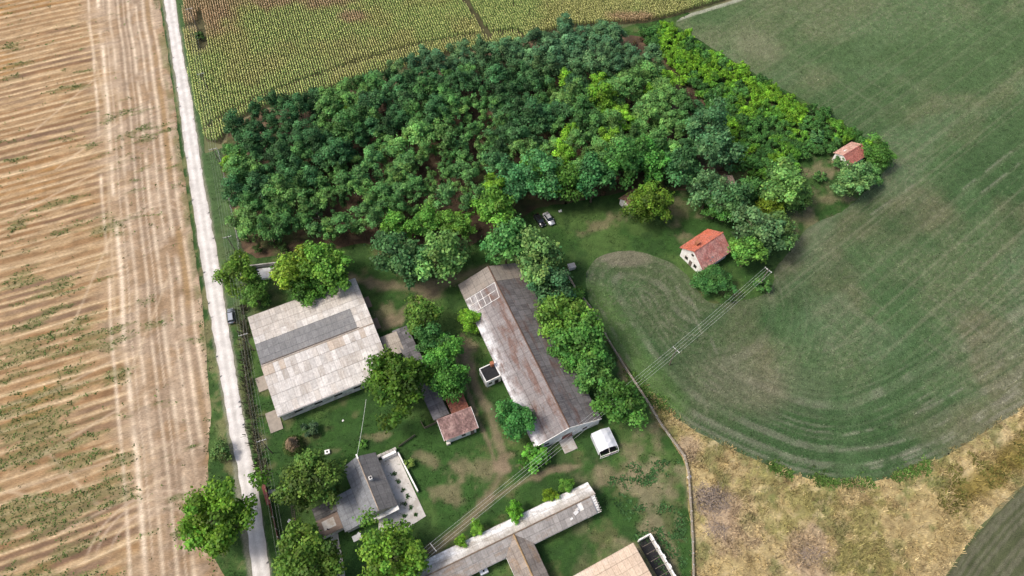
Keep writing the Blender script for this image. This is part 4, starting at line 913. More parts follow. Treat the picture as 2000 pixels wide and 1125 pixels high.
# tiled outhouse
tc_ = A_(G(894, 826, 3.5)); th_ = empty('tiled_outhouse', (*tc_, 0), R(22.5)); tag(th_, 'small white outhouse with mottled pink-brown tiled roof at the dirt track', 'outhouse')
t5 = tile_mat('mottled_tiles', th_, (.19, .12, .11), (.30, .19, .17), (.40, .28, .25)); t6 = tile_mat('rust_tiles', th_, (.19, .075, .055), (.26, .10, .07), (.15, .08, .065))
V = [(-3.6, -2.4, -.05), (3.4, -2.4, -.05), (3.4, 1.7, -.05), (-3.6, 1.7, -.05), (-3.6, -2.4, 2.38), (3.4, -2.4, 2.38), (3.4, 1.7, 4.1), (-3.6, 1.7, 4.1)]
MB().add(V, [(3, 2, 1, 0), (4, 5, 6, 7), (0, 1, 5, 4), (1, 2, 6, 5), (2, 3, 7, 6), (3, 0, 4, 7)]).build('wall', M['white'], th_)
tile_slope(th_, -4.15, 4.0, 2.05, 4.35, -2.5, 2.45, t5); MB().box((-.05, 2.05, 4.42), (8.2, .28, .14)).build('ridge_tiles', t5, th_)
for x in (-4.17, 4.02): MB().box((x, -.2, 3.42), (.1, 4.9, .12), rx=math.atan2(1.9, 4.55)).build('barge_board', M['white'], th_)
window(th_, (.4, -2.4, 1.4), .9, .9, 'x', -1); window(th_, (2.5, -2.4, 1.0), .9, 2.0, 'x', -1, 'door', M['wood'], M['wood'])
MB().box((-3.4, -2.6, .4), (.9, .6, .9)).build('block_step', M['cream'], th_)
rb = empty('rust_tiled_shed', (*G(893, 788, 2.8), 0), R(24.5)); tag(rb, 'low shed with rust-red tiled roof tucked behind the white outhouse', 'shed')
MB().box((0, 0, 1.2), (3.7, 4.4, 2.5)).build('wall', M['grey'], rb); tile_slope(rb, -2.1, 2.1, 2.4, 2.95, -2.5, 2.6, tile_mat('rust_tiles_b', rb, (.16, .07, .05), (.25, .095, .065), (.14, .08, .065))); window(rb, (1.85, 0, 1.0), .9, 1.9, 'y', 1, 'door', M['wood'], M['wood'])

# --- long hangar
ha = R(-66.2); hd = A_([math.cos(ha), math.sin(ha)]); hf = A_([12.6, 54.7]); HL, HW = 46.0, 16.6; hcen = hf - hd * HL / 2
hg = empty('long_hangar', (*hcen, 0), ha); tag(hg, 'very long livestock hangar with rust-stained sheet roof and white front gable', 'hangar')
# local +x points to the front gable, +y to the trees along the wall, -y to the yard
hz, hr = 3.0, 6.5
walls(hg, HL - .1, HW - .8, hz, hr, 0, M['white'])
hm_l = roof_mat('hangar_sheet', hg, (.20, .182, .18), (.28, .262, .255), (.155, .09, .07), (-5.0, -7.8, (.70, .70, .71)), .14, .6, stain_lo=.49)
hm_r = roof_mat('hangar_sheet_b', hg, (.13, .125, .13), (.21, .195, .19), (.13, .08, .065), None, .3, .6, stain_lo=.5); hm_f = roof_mat('hangar_far_sheet', hg, (.27, .24, .21), (.2, .175, .15), (.3, .25, .21), None, .1, .4)
hl, hrm, hf_ = mcopy(SHEET, hm_l), mcopy(SHEET, hm_r), mcopy(SHEET, hm_f)
slope(hg, -HL / 2, HL / 2, 0, hr, -HW / 2, hz, 29, 5, hl, jit=.02, matf=lambda c, r: hf_ if c < 3 else hl)
slope(hg, -HL / 2, HL / 2, 0, hr, HW / 2, hz, 29, 5, hrm, jit=.035, matf=lambda c, r: hf_ if c < 3 else hrm)
ridge_cap(hg, -HL / 2, HL / 2, 0, hr + .02, plain('ridge_rust', (.12, .075, .055), .9, .4, 2), .2)
# white skylight frame on the far end of the yard-side slope
sk = MB(); pp = math.atan2(hr - hz, HW / 2)
def on_l(x, t): return (x, -t * math.cos(pp), hr - t * math.sin(pp) + .1)
def bar(x0, t0, x1, t1): sk.tube([on_l(x0, t0), on_l(x1, t1)], .075, 4)
X0, X1 = -HL / 2 + 5.0, -HL / 2 + 9.2
bar(X0, .4, X0, 8.6); bar(X1, 1.0, X1, 8.8); bar(X0 + 2, 1.2, X0 + 2.1, 8.6); bar(X0, .4, X1, 1.0)
for t in (3.1, 4.6, 6.2, 7.6): bar(X0 if t > 4 else X0 + 2, t, X1 if t < 7 else X0 + 2, t + .15)
sk.build('skylight_frame', M['white'], hg)
window(hg, (HL / 2 - .05, -.2, 1.3), 2.6, 2.6, 'y', 1, 'door', M['wood'], M['redmetal'])
for y in (-5.2, 4.2): window(hg, (HL / 2 - .05, y, 1.6), 1.1, .9, 'y', 1)
for x in range(-19, 20, 4): window(hg, (x, -HW / 2 + .4, 1.5), 1.6, .9, 'x', -1, pane=M['dark'])
for s in (-1, 1): MB().box((HL / 2 + .03, s * HW / 4, (hz + hr) / 2 - .06), (.12, HW / 2 / math.cos(pp) - .1, .28), rx=-s * pp).build('barge_board', M['white'], hg)
pq = MB().box((0, 0, .08), (3.4, 3.2, .22)).build('porch_slab', M['concrete'], hg, (HL / 2 + 1.5, -.6, 0))
# black-roofed annex with chimney
bx_ = empty('boiler_annex', (*G(957, 727, 3.0), 0), R(27)); tag(bx_, 'small white boiler annex with black tar roof against the hangar side', 'annex')
wm = MB()
for c, d in (((0, -1.85, 1.5), (3.7, .22, 3.1)), ((0, 1.85, 1.5), (3.7, .22, 3.1)), ((-1.85, 0, 1.5), (.22, 3.48, 3.1)), ((1.85, 0, 1.5), (.22, 3.48, 3.1))): wm.box(c, d)
wm.build('wall', M['white'], bx_); MB().box((0, 0, 2.72), (3.46, 3.46, .2)).build('tar_roof', M['tar'], bx_)
ch = MB().box((1.2, 1.35, 3.5), (.7, .7, 1.7)).build('chimney', M['rustbrick'], bx_); MB().box((1.2, 1.35, 4.4), (.85, .85, .12)).build('chimney_cap', M['rustbrick'], ch)
window(bx_, (.7, -1.96, 1.0), 1.0, 2.0, 'x', -1, 'door', M['wood'], M['dark']); window(bx_, (-.9, -1.96, 1.6), .9, .8, 'x', -1)
# tarpaulin shelter
ts = empty('tarpaulin_shelter', (*G(1181, 865, 1.0), 0), R(20.5)); tag(ts, 'white tarpaulin-covered frame shelter with open front beside the hangar gable', 'shelter')
w2, l2, e2, r2 = 2.2, 2.7, 2.0, 2.75; T = MB(); th0 = .05; prof = [(-w2, e2), (-w2 * .5, e2 + .55), (0, r2), (w2 * .5, e2 + .55), (w2, e2)]; V = []; F = []
for y in np.linspace(-l2 + .9, l2, 8):
    for i, (x, z) in enumerate(prof): V.append((x, y, z - .10 * math.sin(y * 3.1) * (i % 2) + rnd.uniform(-.04, .04)))
for r in range(7):
    for i in range(4): F.append((r * 5 + i, r * 5 + i + 1, r * 5 + i + 6, r * 5 + i + 5))
T.add(V, F); to = T.build('roof_tarpaulin', M['tarp'], ts); sol = to.modifiers.new('th', 'SOLIDIFY'); sol.thickness = th0
for s in (-1, 1): MB().box((s * w2, .35, 1.02), (.06, 2 * l2 - 1.0, 1.98)).build('side_tarpaulin', M['tarp'], ts)
MB().box((0, l2, 1.05), (2 * w2, .06, 2.1)).build('back_tarpaulin', M['tarp'], ts)
fr = MB()
for x in (-w2, 0, w2): fr.tube([(x, -l2, 0), (x, -l2, 1.3 if x else 1.5), (x, -l2 + .95, e2 if x else r2)], .06, 5)
for x in (-w2, w2): fr.tube([(x, -l2, 1.3), (0, -l2, 1.5)], .06, 5)
fr.tube([(-w2, -l2, .05), (w2, -l2, .05)], .06, 5); fr.build('front_frame', M['white'], ts); MB().box((.5, -l2 + .12, .42), (2.6, .1, .7)).build('front_panel', plain('pinkish_board', (.55, .38, .36), .8), ts); MB().box((-.1, .3, .03), (2 * w2 - .2, 2 * l2 - .6, .06)).build('floor_sheet', M['dark'], ts)

# --- tin-roofed house with terrace and patio
oa = R(-63); od = A_([math.cos(oa), math.sin(oa)]); oc = (A_(G(696.6, 892, 5.6)) + A_(G(741, 996, 5.6))) / 2
ho = empty('tin_roofed_house', (*oc, 0), oa); tag(ho, 'house with grey corrugated gable roof, lean-to wing and concrete patio', 'house')
OL, OW = 12.9, 7.4; walls(ho, OL - .7, OW - .7, 3.1, 5.6, 0, M['cream'])
om = roof_mat('house_sheet', ho, (.20, .21, .225), (.27, .275, .28), (.15, .15, .155), None, .16, .5); om2 = roof_mat('house_sheet_b', ho, (.185, .178, .172), (.25, .235, .22), (.14, .13, .125), None, .12, .5); oms, oms2 = mcopy(SHEET, om), mcopy(SHEET, om2)
# +y is the patio side, -y the lean-to side
slope(ho, -OL / 2, OL / 2, 0, 5.6, OW / 2 + .1, 3.05, 12, 3, oms2); slope(ho, -OL / 2, OL / 2, 0, 5.6, -OW / 2, 3.1, 12, 3, oms)
ridge_cap(ho, -OL / 2, OL / 2, 0, 5.62, plain('ridge_tan', (.42, .33, .25), .9, .3, 3), .13)
MB().box((-OL / 2 + .1, 0, 5.72), (1.1, .34, .14)).build('ridge_end_cap', M['white'], ho)
ch = MB().box((-.6, .9, 5.4), (.7, .7, 1.5)).build('chimney', M['white'], ho); MB().box((-.6, .9, 6.2), (.4, .4, .12)).build('flue', M['dark'], ch)
MB().box((OL / 2 + .45, .7, 2.9), (.95, 6.2, .14)).build('gable_canopy', M['white'], ho)
window(ho, (OL / 2 - .35, 1.4, 1.5), 1.2, 1.3, 'y', 1); window(ho, (OL / 2 - .35, -1.5, 1.5), 1.2, 1.3, 'y', 1)
for x in (-3.5, 3.2): window(ho, (x, OW / 2 - .35, 1.5), 1.2, 1.3, 'x', 1)
window(ho, (0, OW / 2 - .35, 1.05), 1.0, 2.1, 'x', 1, 'door', M['wood'], M['wood'])
MB().box((2.6, -5.6, 1.2), (7.2, 4.3, 2.35)).build('wing_wall', M['cream'], ho); slope(ho, -1.4, 6.5, -OW / 2 + .2, 3.05, -8.1, 2.42, 7, 3, oms, jit=.03)
mo = roof_mat('mossy_sheet', ho, (.10, .095, .09), (.16, .155, .15), (.07, .075, .06), None, .4, .6)
MB().box((.1, -10.1, 1.05), (2.4, 4.7, 2.1)).build('annex_wall', M['cream'], ho); slope(ho, -1.3, 1.5, -7.9, 2.45, -12.8, 2.15, 3, 3, mcopy(SHEET, mo), jit=.05)
MB().box((3.35, -10.5, 1.0), (3.6, 4.6, 2.0)).build('terrace_wall', M['cream'], ho); MB().box((3.35, -10.5, 2.06), (3.9, 4.9, .12)).build('terrace_roof', M['brown'], ho); MB().box((3.2, -10.6, 2.135), (2.0, 2.6, .03)).build('screed_patch', M['concrete'], ho)
MB().tube([(4.2, -11.2, 2.1), (4.2, -11.2, 2.6)], .14, 6).build('vent_pipe', M['dark'], ho)
pt = empty('concrete_patio', (0, 0, 0)); tag(pt, 'cracked pale concrete patio with weeds beside the tin-roofed house', 'patio')
pp_ = GP([(735, 902), (777, 888), (832, 1008), (792, 1034), (740, 1040)]); cc_ = pp_.mean(0); pt.location = (*cc_, 0); pl_ = [tuple(p - cc_) for p in pp_]
if sum(a[0] * b[1] - b[0] * a[1] for a, b in zip(pl_, pl_[1:] + pl_[:1])) < 0: pl_ = pl_[::-1]
MB().prism(pl_, -.05, .12).build('slab', plain('patio_concrete', (.5, .48, .45), .95, .14, .9, dirt=(.38, .35, .31)), pt)
g = np.random.default_rng(4); k = np.repeat(A_([G(x, y) for x, y in ((778, 940), (788, 957), (796, 970), (790, 985), (802, 992), (790, 1008), (812, 1005), (770, 925), (785, 1020), (795, 1025))]), 26, 0) + g.normal(size=(260, 2)) * .2
o = tufts('patio_weeds', None, None, k[:, 0] - cc_[0], k[:, 1] - cc_[1], (.06, .13, .04), .12, 3, 5, .12, 1.5, .12); o.parent = pt
gw = empty('patio_wall', (*G(776, 882), 0)); tag(gw, 'low white garden wall bordering the concrete patio', 'wall')
def wall_run(root, a, b, h, t, mat, name, base=None):
    a = A_(a) - A_(root.location[:2]); b = A_(b) - A_(root.location[:2]); d = b - a; L = np.hypot(*d); m = (a + b) / 2
    return MB().box((m[0], m[1], h / 2 - .03), (L, t, h + .06), rz=math.atan2(d[1], d[0])).build(name, mat, root)
wall_run(gw, G(778, 886), G(817, 962), 1.1, .32, M['white'], 'long_run'); wall_run(gw, G(748, 899), G(775, 886), 1.7, .6, M['white'], 'short_run')
bk = empty('brick_stack', (*G(757, 893), 0), R(25)); tag(bk, 'row of grey blocks stacked along the white patio wall', 'blocks')
for i in range(6): MB().box((-2.2 + i * .85, .75, .5 + .05 * (i % 2)), (.78, .6, 1.1 + .1 * (i % 2))).build('block', M['concrete'], bk)

# --- T-shaped building
ta = R(25.1); td = A_([math.cos(ta), math.sin(ta)]); te = A_([17.7, 40.75]); TL, TW = 43.0, 6.6
tb = empty('t_shaped_building', (*(te - td * TL / 2), 0), ta); tag(tb, 'long T-shaped outbuilding with white lichen-bleached sheet roof and broken end', 'outbuilding')
walls(tb, TL - .6, TW - .8, 2.8, 4.5, 0, M['white'])
tm1 = roof_mat('t_sheet_pale', tb, (.42, .385, .34), (.3, .25, .2), (.56, .54, .52), (.2, 2.2, (.86, .86, .86)), .15, .4); tm2 = roof_mat('t_sheet_grey', tb, (.31, .29, .27), (.40, .38, .355), (.29, .215, .155), None, .2, .5)
t_a, t_b = mcopy(SHEET, tm1), mcopy(SHEET, tm2)
slope(tb, -TL / 2, TL / 2, 0, 4.5, TW / 2, 2.8, 37, 2, t_a, jit=.03); slope(tb, -TL / 2, TL / 2 - 1.2, 0, 4.5, -TW / 2, 2.8, 36, 2, t_b, jit=.03, skip=lambda c, r: (c, r) in ((33, 0),))
ridge_cap(tb, -TL / 2, TL / 2 - 1.4, 0, 4.52, plain('ridge_brown', (.2, .15, .11), .9, .4, 3), .15)
for i in range(7): MB().box((TL / 2 - .55 + (i % 2) * .1, -.2 - i * .48, 4.3 - i * .235), (.9, .1, .12)).build('bare_rafter', M['concrete'], tb)
MB().box((TL / 2 - .35, -1.6, 1.55), (.08, 2.8, 3.0)).build('broken_end_board', M['dark'], tb)
for x, y, s in ((TL / 2 - 5.4, -1.5, 1.1), (TL / 2 - 5.0, -1.1, .8), (TL / 2 - 6.8, -2.2, .6)): MB().box((x, y, 4.5 + y * .515 + .1), (s, s * .7, .04), rx=.475, rz=.3 * s).build('loose_sheet', M['white'], tb)
for x in (-4, 2, 8, 13): window(tb, (x, -TW / 2 + .4, 1.5), 1.4, .9, 'x', -1)
for x in (-16, -9, -2, 5, 12): window(tb, (x, TW / 2 - .4, 1.5), 1.4, .9, 'x', 1)
MB().box((0, -TW / 2 - .03, 2.68), (TL - .4, .1, .14)).build('fascia_board', M['white'], tb)
jc = A_(G(1004, 1045, 4.5)) - (te - td * TL / 2); jx = float(jc @ td)
MB().box((jx, -TW / 2 - 7.0, 1.35), (5.2, 14.2, 2.8)).build('wing_wall', M['white'], tb)
tm3 = roof_mat('t_wing_sheet', tb, (.24, .205, .175), (.32, .29, .26), (.30, .20, .12), None, .2, .5); t_c = mcopy(SHEET, tm3); wing = empty('wing_roof', (jx, -TW / 2 - 5.8, 0), R(-90)); wing.parent = tb
slope(wing, -9.2, 8.5, 0, 4.5, 3.1, 2.9, 15, 2, t_c, jit=.03); slope(wing, -9.2, 8.5, 0, 4.5, -3.1, 2.9, 15, 2, t_c, jit=.03)
ridge_cap(wing, -9.0, 8.5, 0, 4.52, plain('ridge_ochre', (.28, .19, .10), .9, .4, 3), .2)
MB().box((-1.9, -3.16, 2.76), (12.6, .1, .14)).build('fascia_board', M['white'], wing)
# cream roofed building at the bottom and its roofless lean-to
cb_c = A_(G(1236.5, 1060, 4.0)); ca = R(27); cd = A_([math.cos(ca), math.sin(ca)]); cn = A_([-cd[1], cd[0]]); cctr = cb_c - cd * 9 - cn * 5.0
cb = empty('cream_roofed_shed', (*cctr, 0), ca); tag(cb, 'large shed with cream to peach coloured sheet roof beside a roofless pen', 'shed')
MB().box((0, 0, 1.9), (17.2, 9.4, 3.9)).build('wall', M['cream'], cb); cm = roof_mat('cream_sheet', cb, (.58, .46, .35), (.52, .38, .27), (.64, .56, .47), None, .1, .4); slope(cb, -9, 9, 5.0, 4.15, -5.0, 3.95, 14, 5, mcopy(FLATT, cm), jit=.01)
pc = A_(G(1283, 1093, 1.5)); pn = empty('roofless_pen', (*pc, 0), R(27)); tag(pn, 'roofless pen with dark floor, white crumbling walls and bare rafters', 'pen')
MB().box((0, 0, .04), (2.7, 9.6, .12)).build('floor', M['dark'], pn)
for c, d, nm in (((1.45, 0, 1.0), (.28, 10.0, 2.1), 'wall'), ((0, 4.95, 1.0), (2.6, .28, 2.1), 'wall')): MB().box(c, d).build(nm, M['white'], pn)
for i in range(6): MB().box((0, 3.4 - i * 1.6, 2.12), (2.9, .09, .1)).build('rafter', M['wood'], pn)
for i in range(5): MB().box((1.47 + rnd.uniform(-.1, .1), 4 - i * 2.1, 2.15), (.42, rnd.uniform(.5, 1.0), rnd.uniform(.12, .3))).build('coping_stone', M['white'], pn)
# white ruin by the road
ru = empty('roadside_ruin', (*G(520, 529), 0), R(8)); tag(ru, 'roofless white-floored ruin half hidden under roadside trees', 'ruin')
MB().box((.6, -.8, .1), (6.0, 3.2, .24)).build('floor_slab', M['white'], ru); MB().box((-.2, 1.3, .7), (7.2, .3, 1.5)).build('back_wall', M['concrete'], ru); MB().box((-3.0, -.5, .5), (.3, 3.2, 1.1)).build('side_wall', M['concrete'], ru)
MB().box((.6, -2.5, .35), (6.2, .25, .7)).build('front_wall', M['white'], ru)

# ------------------------------------------------------------------ walls and fences
def run_pts(pts, step):
    out = []
    for a, b in zip(pts[:-1], pts[1:]):
        a = A_(a); b = A_(b); L = np.hypot(*(b - a)); n = max(1, round(L / step))
        for i in range(n): out.append((a + (b - a) * i / n, a + (b - a) * (i + 1) / n))
    return out
wl = GP([(1105, 533), (1122, 562), (1160, 612), (1190, 670), (1222, 722), (1262, 782), (1292, 832), (1336, 892), (1344, 925), (1349, 1000), (1352, 1060), (1354, 1150)])
bw = empty('boundary_wall', (*wl[0], 0)); tag(bw, 'long low concrete panel wall dividing the yard from the crop field and meadow', 'wall')
pm = MB().box((.5, 0, .42), (1, .16, .9)).mesh('panel'); pm.materials.append(M['concrete']); cp = MB().box((.5, 0, .9), (1.0, .3, .09)).mesh('coping'); cp.materials.append(plain('coping', (.25, .21, .155), .95, .3, 2)); pst = MB().box((0, 0, .48), (.24, .26, 1.05)).mesh('post'); pst.materials.append(M['concrete'])
for a, b in run_pts(wl, 2.4):
    d = b - a; L = np.hypot(*d); an_ = math.atan2(d[1], d[0]); l = (*(a - wl[0]), 0)
    for nm, me, sx in (('panel', pm, L - .2), ('coping', cp, L), ('post', pst, 1)):
        o = bpy.data.objects.new(nm, me); col.objects.link(o); o.parent = bw; o.location = (l[0] + (d[0] / L * .1 if nm == 'panel' else 0), l[1] + (d[1] / L * .1 if nm == 'panel' else 0), rnd.uniform(-.05, .03)); o.rotation_euler = (rnd.uniform(-.03, .03), 0, an_); o.scale = (sx, 1, 1)
fl = GP([(428, 298), (438, 340), (450, 395), (458, 435), (466, 470), (472, 520), (474, 560)])
fe = empty('wire_fence', (*fl[0], 0)); tag(fe, 'wire fence on pale concrete posts along the road side of the wood', 'fence')
fpm = MB().box((0, 0, .8), (.16, .16, 1.65)).mesh('fpost'); fpm.materials.append(M['concrete'])
for a, b in run_pts(fl, 2.6): o = bpy.data.objects.new('post', fpm); col.objects.link(o); o.parent = fe; o.location = (*(a - fl[0]), 0)
for z in (.4, .9, 1.45): MB().tube([(*(p - fl[0]), z) for p in fl], .02, 4).build('wire', M['metal'], fe)
fl2 = GP([(476, 580), (478, 650), (482, 740), (494, 830), (508, 900), (517, 950)])
fe2 = empty('overgrown_fence', (*fl2[0], 0)); tag(fe2, 'dark overgrown fence of posts and dead brush along the road beside the barn', 'fence')
for a, b in run_pts(fl2, 2.4):
    MB().box((*(a - fl2[0]), .7), (.14, .14, 1.45)).build('post', M['wood'], fe2)
    d = b - a
    for z in (.8,): MB().box((*((a + b) / 2 - fl2[0]), z), (np.hypot(*d), .04, .05), rz=math.atan2(d[1], d[0])).build('rail', M['wood'], fe2)
X = []; Y = []; g = np.random.default_rng(21)
for a, b in run_pts(fl2, 1.0):
    for _ in range(int(4 + 16 * g.random())): t = g.random(); p = a + (b - a) * t + g.normal(size=2) * .55; X.append(p[0] - fl2[0][0]); Y.append(p[1] - fl2[0][1])
o = tufts('dead_brush', None, None, A_(X), A_(Y), (.075, .08, .045), .75, 4, 22, .45, 1.3, wid=.09); o.parent = fe2
# red metal fence with gate
fl3 = GP([(519, 952), (530, 990), (541, 1035), (554, 1084), (566, 1130)])
fe3 = empty('red_fence', (*fl3[0], 0)); tag(fe3, 'weathered red metal fence and gate between the road and the house garden', 'fence')
for i, (a, b) in enumerate(run_pts(fl3, 2.2)):
    d = b - a; L = np.hypot(*d); m_ = (a + b) / 2 - fl3[0]; h = 1.9 if i < 2 else 1.35; MB().box((m_[0], m_[1], h / 2 + .05), (L - .2, .07, h), rz=math.atan2(d[1], d[0])).build('gate_leaf' if i < 2 else 'panel', M['redmetal'], fe3)
    MB().box((*(a - fl3[0]), h / 2), (.22, .22, h + .2)).build('post', M['concrete'] if i > 2 else M['redmetal'], fe3)
    if i < 2: MB().box((m_[0], m_[1], h + .12), (L, .8, .1), rz=math.atan2(d[1], d[0])).build('gate_canopy', M['redmetal'], fe3)
def slat_fence(label, a, b, h=1.1):
    a = A_(a); b = A_(b); d = b - a; L = np.hypot(*d); f = empty('wooden_fence', (*a, 0), math.atan2(d[1], d[0])); tag(f, label, 'fence'); n = int(L / .28)
    me = MB().box((0, 0, h / 2), (.2, .04, h)).mesh('slat'); me.materials.append(M['wood'])
    for i in range(n): o = bpy.data.objects.new('slat', me); col.objects.link(o); o.parent = f; o.location = (.14 + i * .28, rnd.uniform(-.02, .02), rnd.uniform(-.05, .05)); o.rotation_euler = (0, rnd.uniform(-.04, .04), 0)
    for z in (.3, .85): MB().box((L / 2, .06, z), (L, .05, .09)).build('rail', M['wood'], f)
slat_fence('weathered grey slat fence running from the patio corner over the lawn', G(779, 874), G(812, 851)); slat_fence('short slat fence closing the gap at the white outhouse', G(829, 838), G(852, 827)); slat_fence('short slat fence standing along the lean-to shed wall', G(822, 824), G(829, 838))

# ------------------------------------------------------------------ power lines
def pole(p, ang, h, label, group):
    o = empty('utility_pole', (p[0], p[1], 0), ang); tag(o, label, 'pole', group)
    MB().tube([(0, 0, -.3), (0, 0, h + .35)], .15, 8, .1).build('pole', M['wood'], o); c = MB().box((0, .16, h), (2.1, .11, .12)).build('crossarm', plain('pale_crossarm', (.5, .5, .48), .7, .1), o)
    for x in (-.95, -.35, .35, .95): MB().tube([(x, .16, h + .06), (x, .16, h + .3)], .05, 6).build('insulator', M['white'], c)
    return [Vector((p[0], p[1], 0)) + Matrix.Rotation(ang, 3, 'Z') @ Vector((x, .16, h + .29)) for x in (-.95, -.35, .35, .95)]
def line(pl, ang, h, labels, group, name_label, sag=.45, wm_=None):
    wm_ = wm_ or M['wire']
    at = [pole(p, ang, h, l, group) for p, l in zip(pl, labels)]
    o = empty('overhead_line', (*pl[0], 0)); tag(o, name_label, 'power line'); org = Vector((*pl[0], 0))
    for k in range(4):
        pts = []
        for a, b in zip(at[:-1], at[1:]):
            for i in range(9):
                t = i / 8
                if i == 0 and pts: continue
                q = a[k].lerp(b[k], t); pts.append(q - Vector((0, 0, sag * 4 * t * (1 - t))) - org)
        MB().tube(pts, .014, 4).build('wire', wm_, o)
dv = A_(G(1320, 684, 8)) - A_(G(1500, 528, 8)); la = math.atan2(dv[1], dv[0]); u = dv / np.hypot(*dv); p0 = A_(G(1500, 528, 8))
line([p0, A_(G(1320, 684, 8)), A_(G(845, 1070, 8)), A_(G(845, 1070, 8)) + u * 34], la + math.pi / 2, 8.0,
     ['terminal utility pole with pale crossarm at the edge of the crop field', 'utility pole with pale crossarm standing in the lobe of the crop field', 'utility pole beside the lime-green bushes of the T-shaped building', 'utility pole behind the bright yellow-green tree at the house'], 'utility poles across the yard', 'four pale overhead wires crossing the yard and the crop field')
rp = [A_(G(392, 145, 8)), (A_(G(392, 145, 8)) + A_(G(444, 464, 8))) / 2, A_(G(444, 464, 8)), A_(G(475, 655, 8)), A_(G(511, 862, 8)), A_(G(511, 862, 8)) + RD * 29]
line([rp[0] - RD * 31] + rp, R(-70.9) + math.pi / 2, 8.0, ['utility pole beyond the frame at the corn field', 'utility pole standing in the corn by the road', 'utility pole at the lower corner of the corn field', 'utility pole on the verge beside the wire fence of the wood', 'utility pole on the verge near the parked grey car', 'utility pole beside the overgrown fence on the lawn', 'utility pole at the red metal fence'], 'utility poles along the road', 'four thin overhead wires running along the gravel road', wm_=plain('old_wire', (.3, .33, .28), .6, .1))
sw = empty('service_cable', (*G(715, 782, 5), 0)); tag(sw, 'single pale service cable strung from the barn to the house ridge', 'cable'); a = G3(715, 780, 5.0); b2 = Vector((*(oc - od * OL / 2), 5.75)); og = Vector((*G(715, 782, 5), 0))
MB().tube([a.lerp(b2, i / 8) - og - Vector((0, 0, .5 * 4 * (i / 8) * (1 - i / 8))) for i in range(9)], .035, 4).build('cable', M['wire'], sw)

# ------------------------------------------------------------------ cars
def paint(name, c, metal=.5):
    m, n, p = newmat(name); p.inputs['Base Color'].default_value = (*c, 1); p.inputs['Metallic'].default_value = metal; p.inputs['Roughness'].default_value = .3; p.inputs['Coat Weight'].default_value = .5; p.inputs['Specular IOR Level'].default_value = .5; return m
def car(label, x, y, ang, mat, roofmat, estate=True):
    o = empty('parked_car', (x, y, .02), ang); tag(o, label, 'car')
    st = [(-2.2, .62, .52, .78), (-2.05, .84, .35, .95), (-1.0, .9, .3, .98), (.6, .9, .3, .96), (1.2, .89, .3, .92), (1.95, .82, .33, .8), (2.2, .62, .45, .68)]
    V = []; F = []
    for sx, hw, z0, z1 in st: V += [(sx, -hw, z0), (sx, -hw, (z0 + z1) / 2 + .05), (sx, -hw * .92, z1), (sx, 0, z1 + .04), (sx, hw * .92, z1), (sx, hw, (z0 + z1) / 2 + .05), (sx, hw, z0)]
    for i in range(len(st) - 1):
        for k in range(7): F.append((i * 7 + k, i * 7 + (k + 1) % 7, (i + 1) * 7 + (k + 1) % 7, (i + 1) * 7 + k))
    F += [tuple(range(6, -1, -1)), tuple((len(st) - 1) * 7 + k for k in range(7))]
    b = MB().add(V, F).build('body', mat, o)
    for p in b.data.polygons: p.use_smooth = True
    xr = -1.95 if estate else -1.55; xt = -1.6 if estate else -.9
    base = [(xr, .8), (1.05, .8)]; top = [(xt, .62), (.35, .62)]; zb, zt = .96, 1.5
    V = [(xr, -.8, zb), (1.05, -.8, zb), (1.05, .8, zb), (xr, .8, zb), (xt, -.62, zt), (.35, -.62, zt), (.35, .62, zt), (xt, .62, zt)]
    for nm, f in (('side_window', (0, 1, 5, 4)), ('windscreen', (1, 2, 6, 5)), ('side_window', (2, 3, 7, 6)), ('rear_window', (3, 0, 4, 7))):
        q = [Vector(V[i]) for i in f]; cen = sum(q, Vector()) / 4; inn = cen * .0 + Vector((-.3, 0, 1.1)); MB().add(q + [v.lerp(inn, .12) for v in q], [(0, 1, 2, 3), (7, 6, 5, 4), (0, 4, 5, 1), (1, 5, 6, 2), (2, 6, 7, 3), (3, 7, 4, 0)]).build(nm, M['glass'], o)
    MB().box(((xt + .35) / 2, 0, zt + .015), (.35 - xt + .12, 1.26, .06)).build('roof', roofmat, o)
    for s in (-1, 1):
        MB().tube([(xt + .1, s * .56, zt + .07), (.3, s * .56, zt + .07)], .035, 5).build('roof_rail', M['dark'], o)
        MB().box((.85, s * 1.0, 1.0), (.16, .2, .13)).build('wing_mirror', mat, o)
        MB().box((2.12, s * .58, .66), (.16, .36, .14)).build('headlight', M['metal'], o); MB().box((-2.14, s * .62, .78), (.12, .26, .2)).build('tail_light', M['redmetal'], o)
        for wx in (1.4, -1.35):
            t = MB().tube([(wx, s * .72, .31), (wx, s * .93, .31)], .32, 12).build('wheel', M['rubber'], o); MB().tube([(wx, s * .9, .31), (wx, s * .945, .31)], .19, 10).build('rim', M['metal'], t)
    return o
p = G(451, 617, .7); car('grey estate car with pale roof parked on the grass by the gravel road', p[0], p[1], R(106), paint('grey_paint', (.22, .24, .27)), paint('pale_roof', (.36, .39, .43), .3))
p = G(1054, 430, .7); car('black car parked under the trees at the wood edge', p[0], p[1], R(-62), paint('black_paint', (.015, .015, .018)), paint('black_roof', (.02, .02, .022)), False)
p = G(1072, 427, .7); car('silver car parked beside the black one under the trees', p[0], p[1], R(-62), paint('silver_paint', (.55, .56, .58)), paint('silver_roof', (.6, .61, .63)), False)

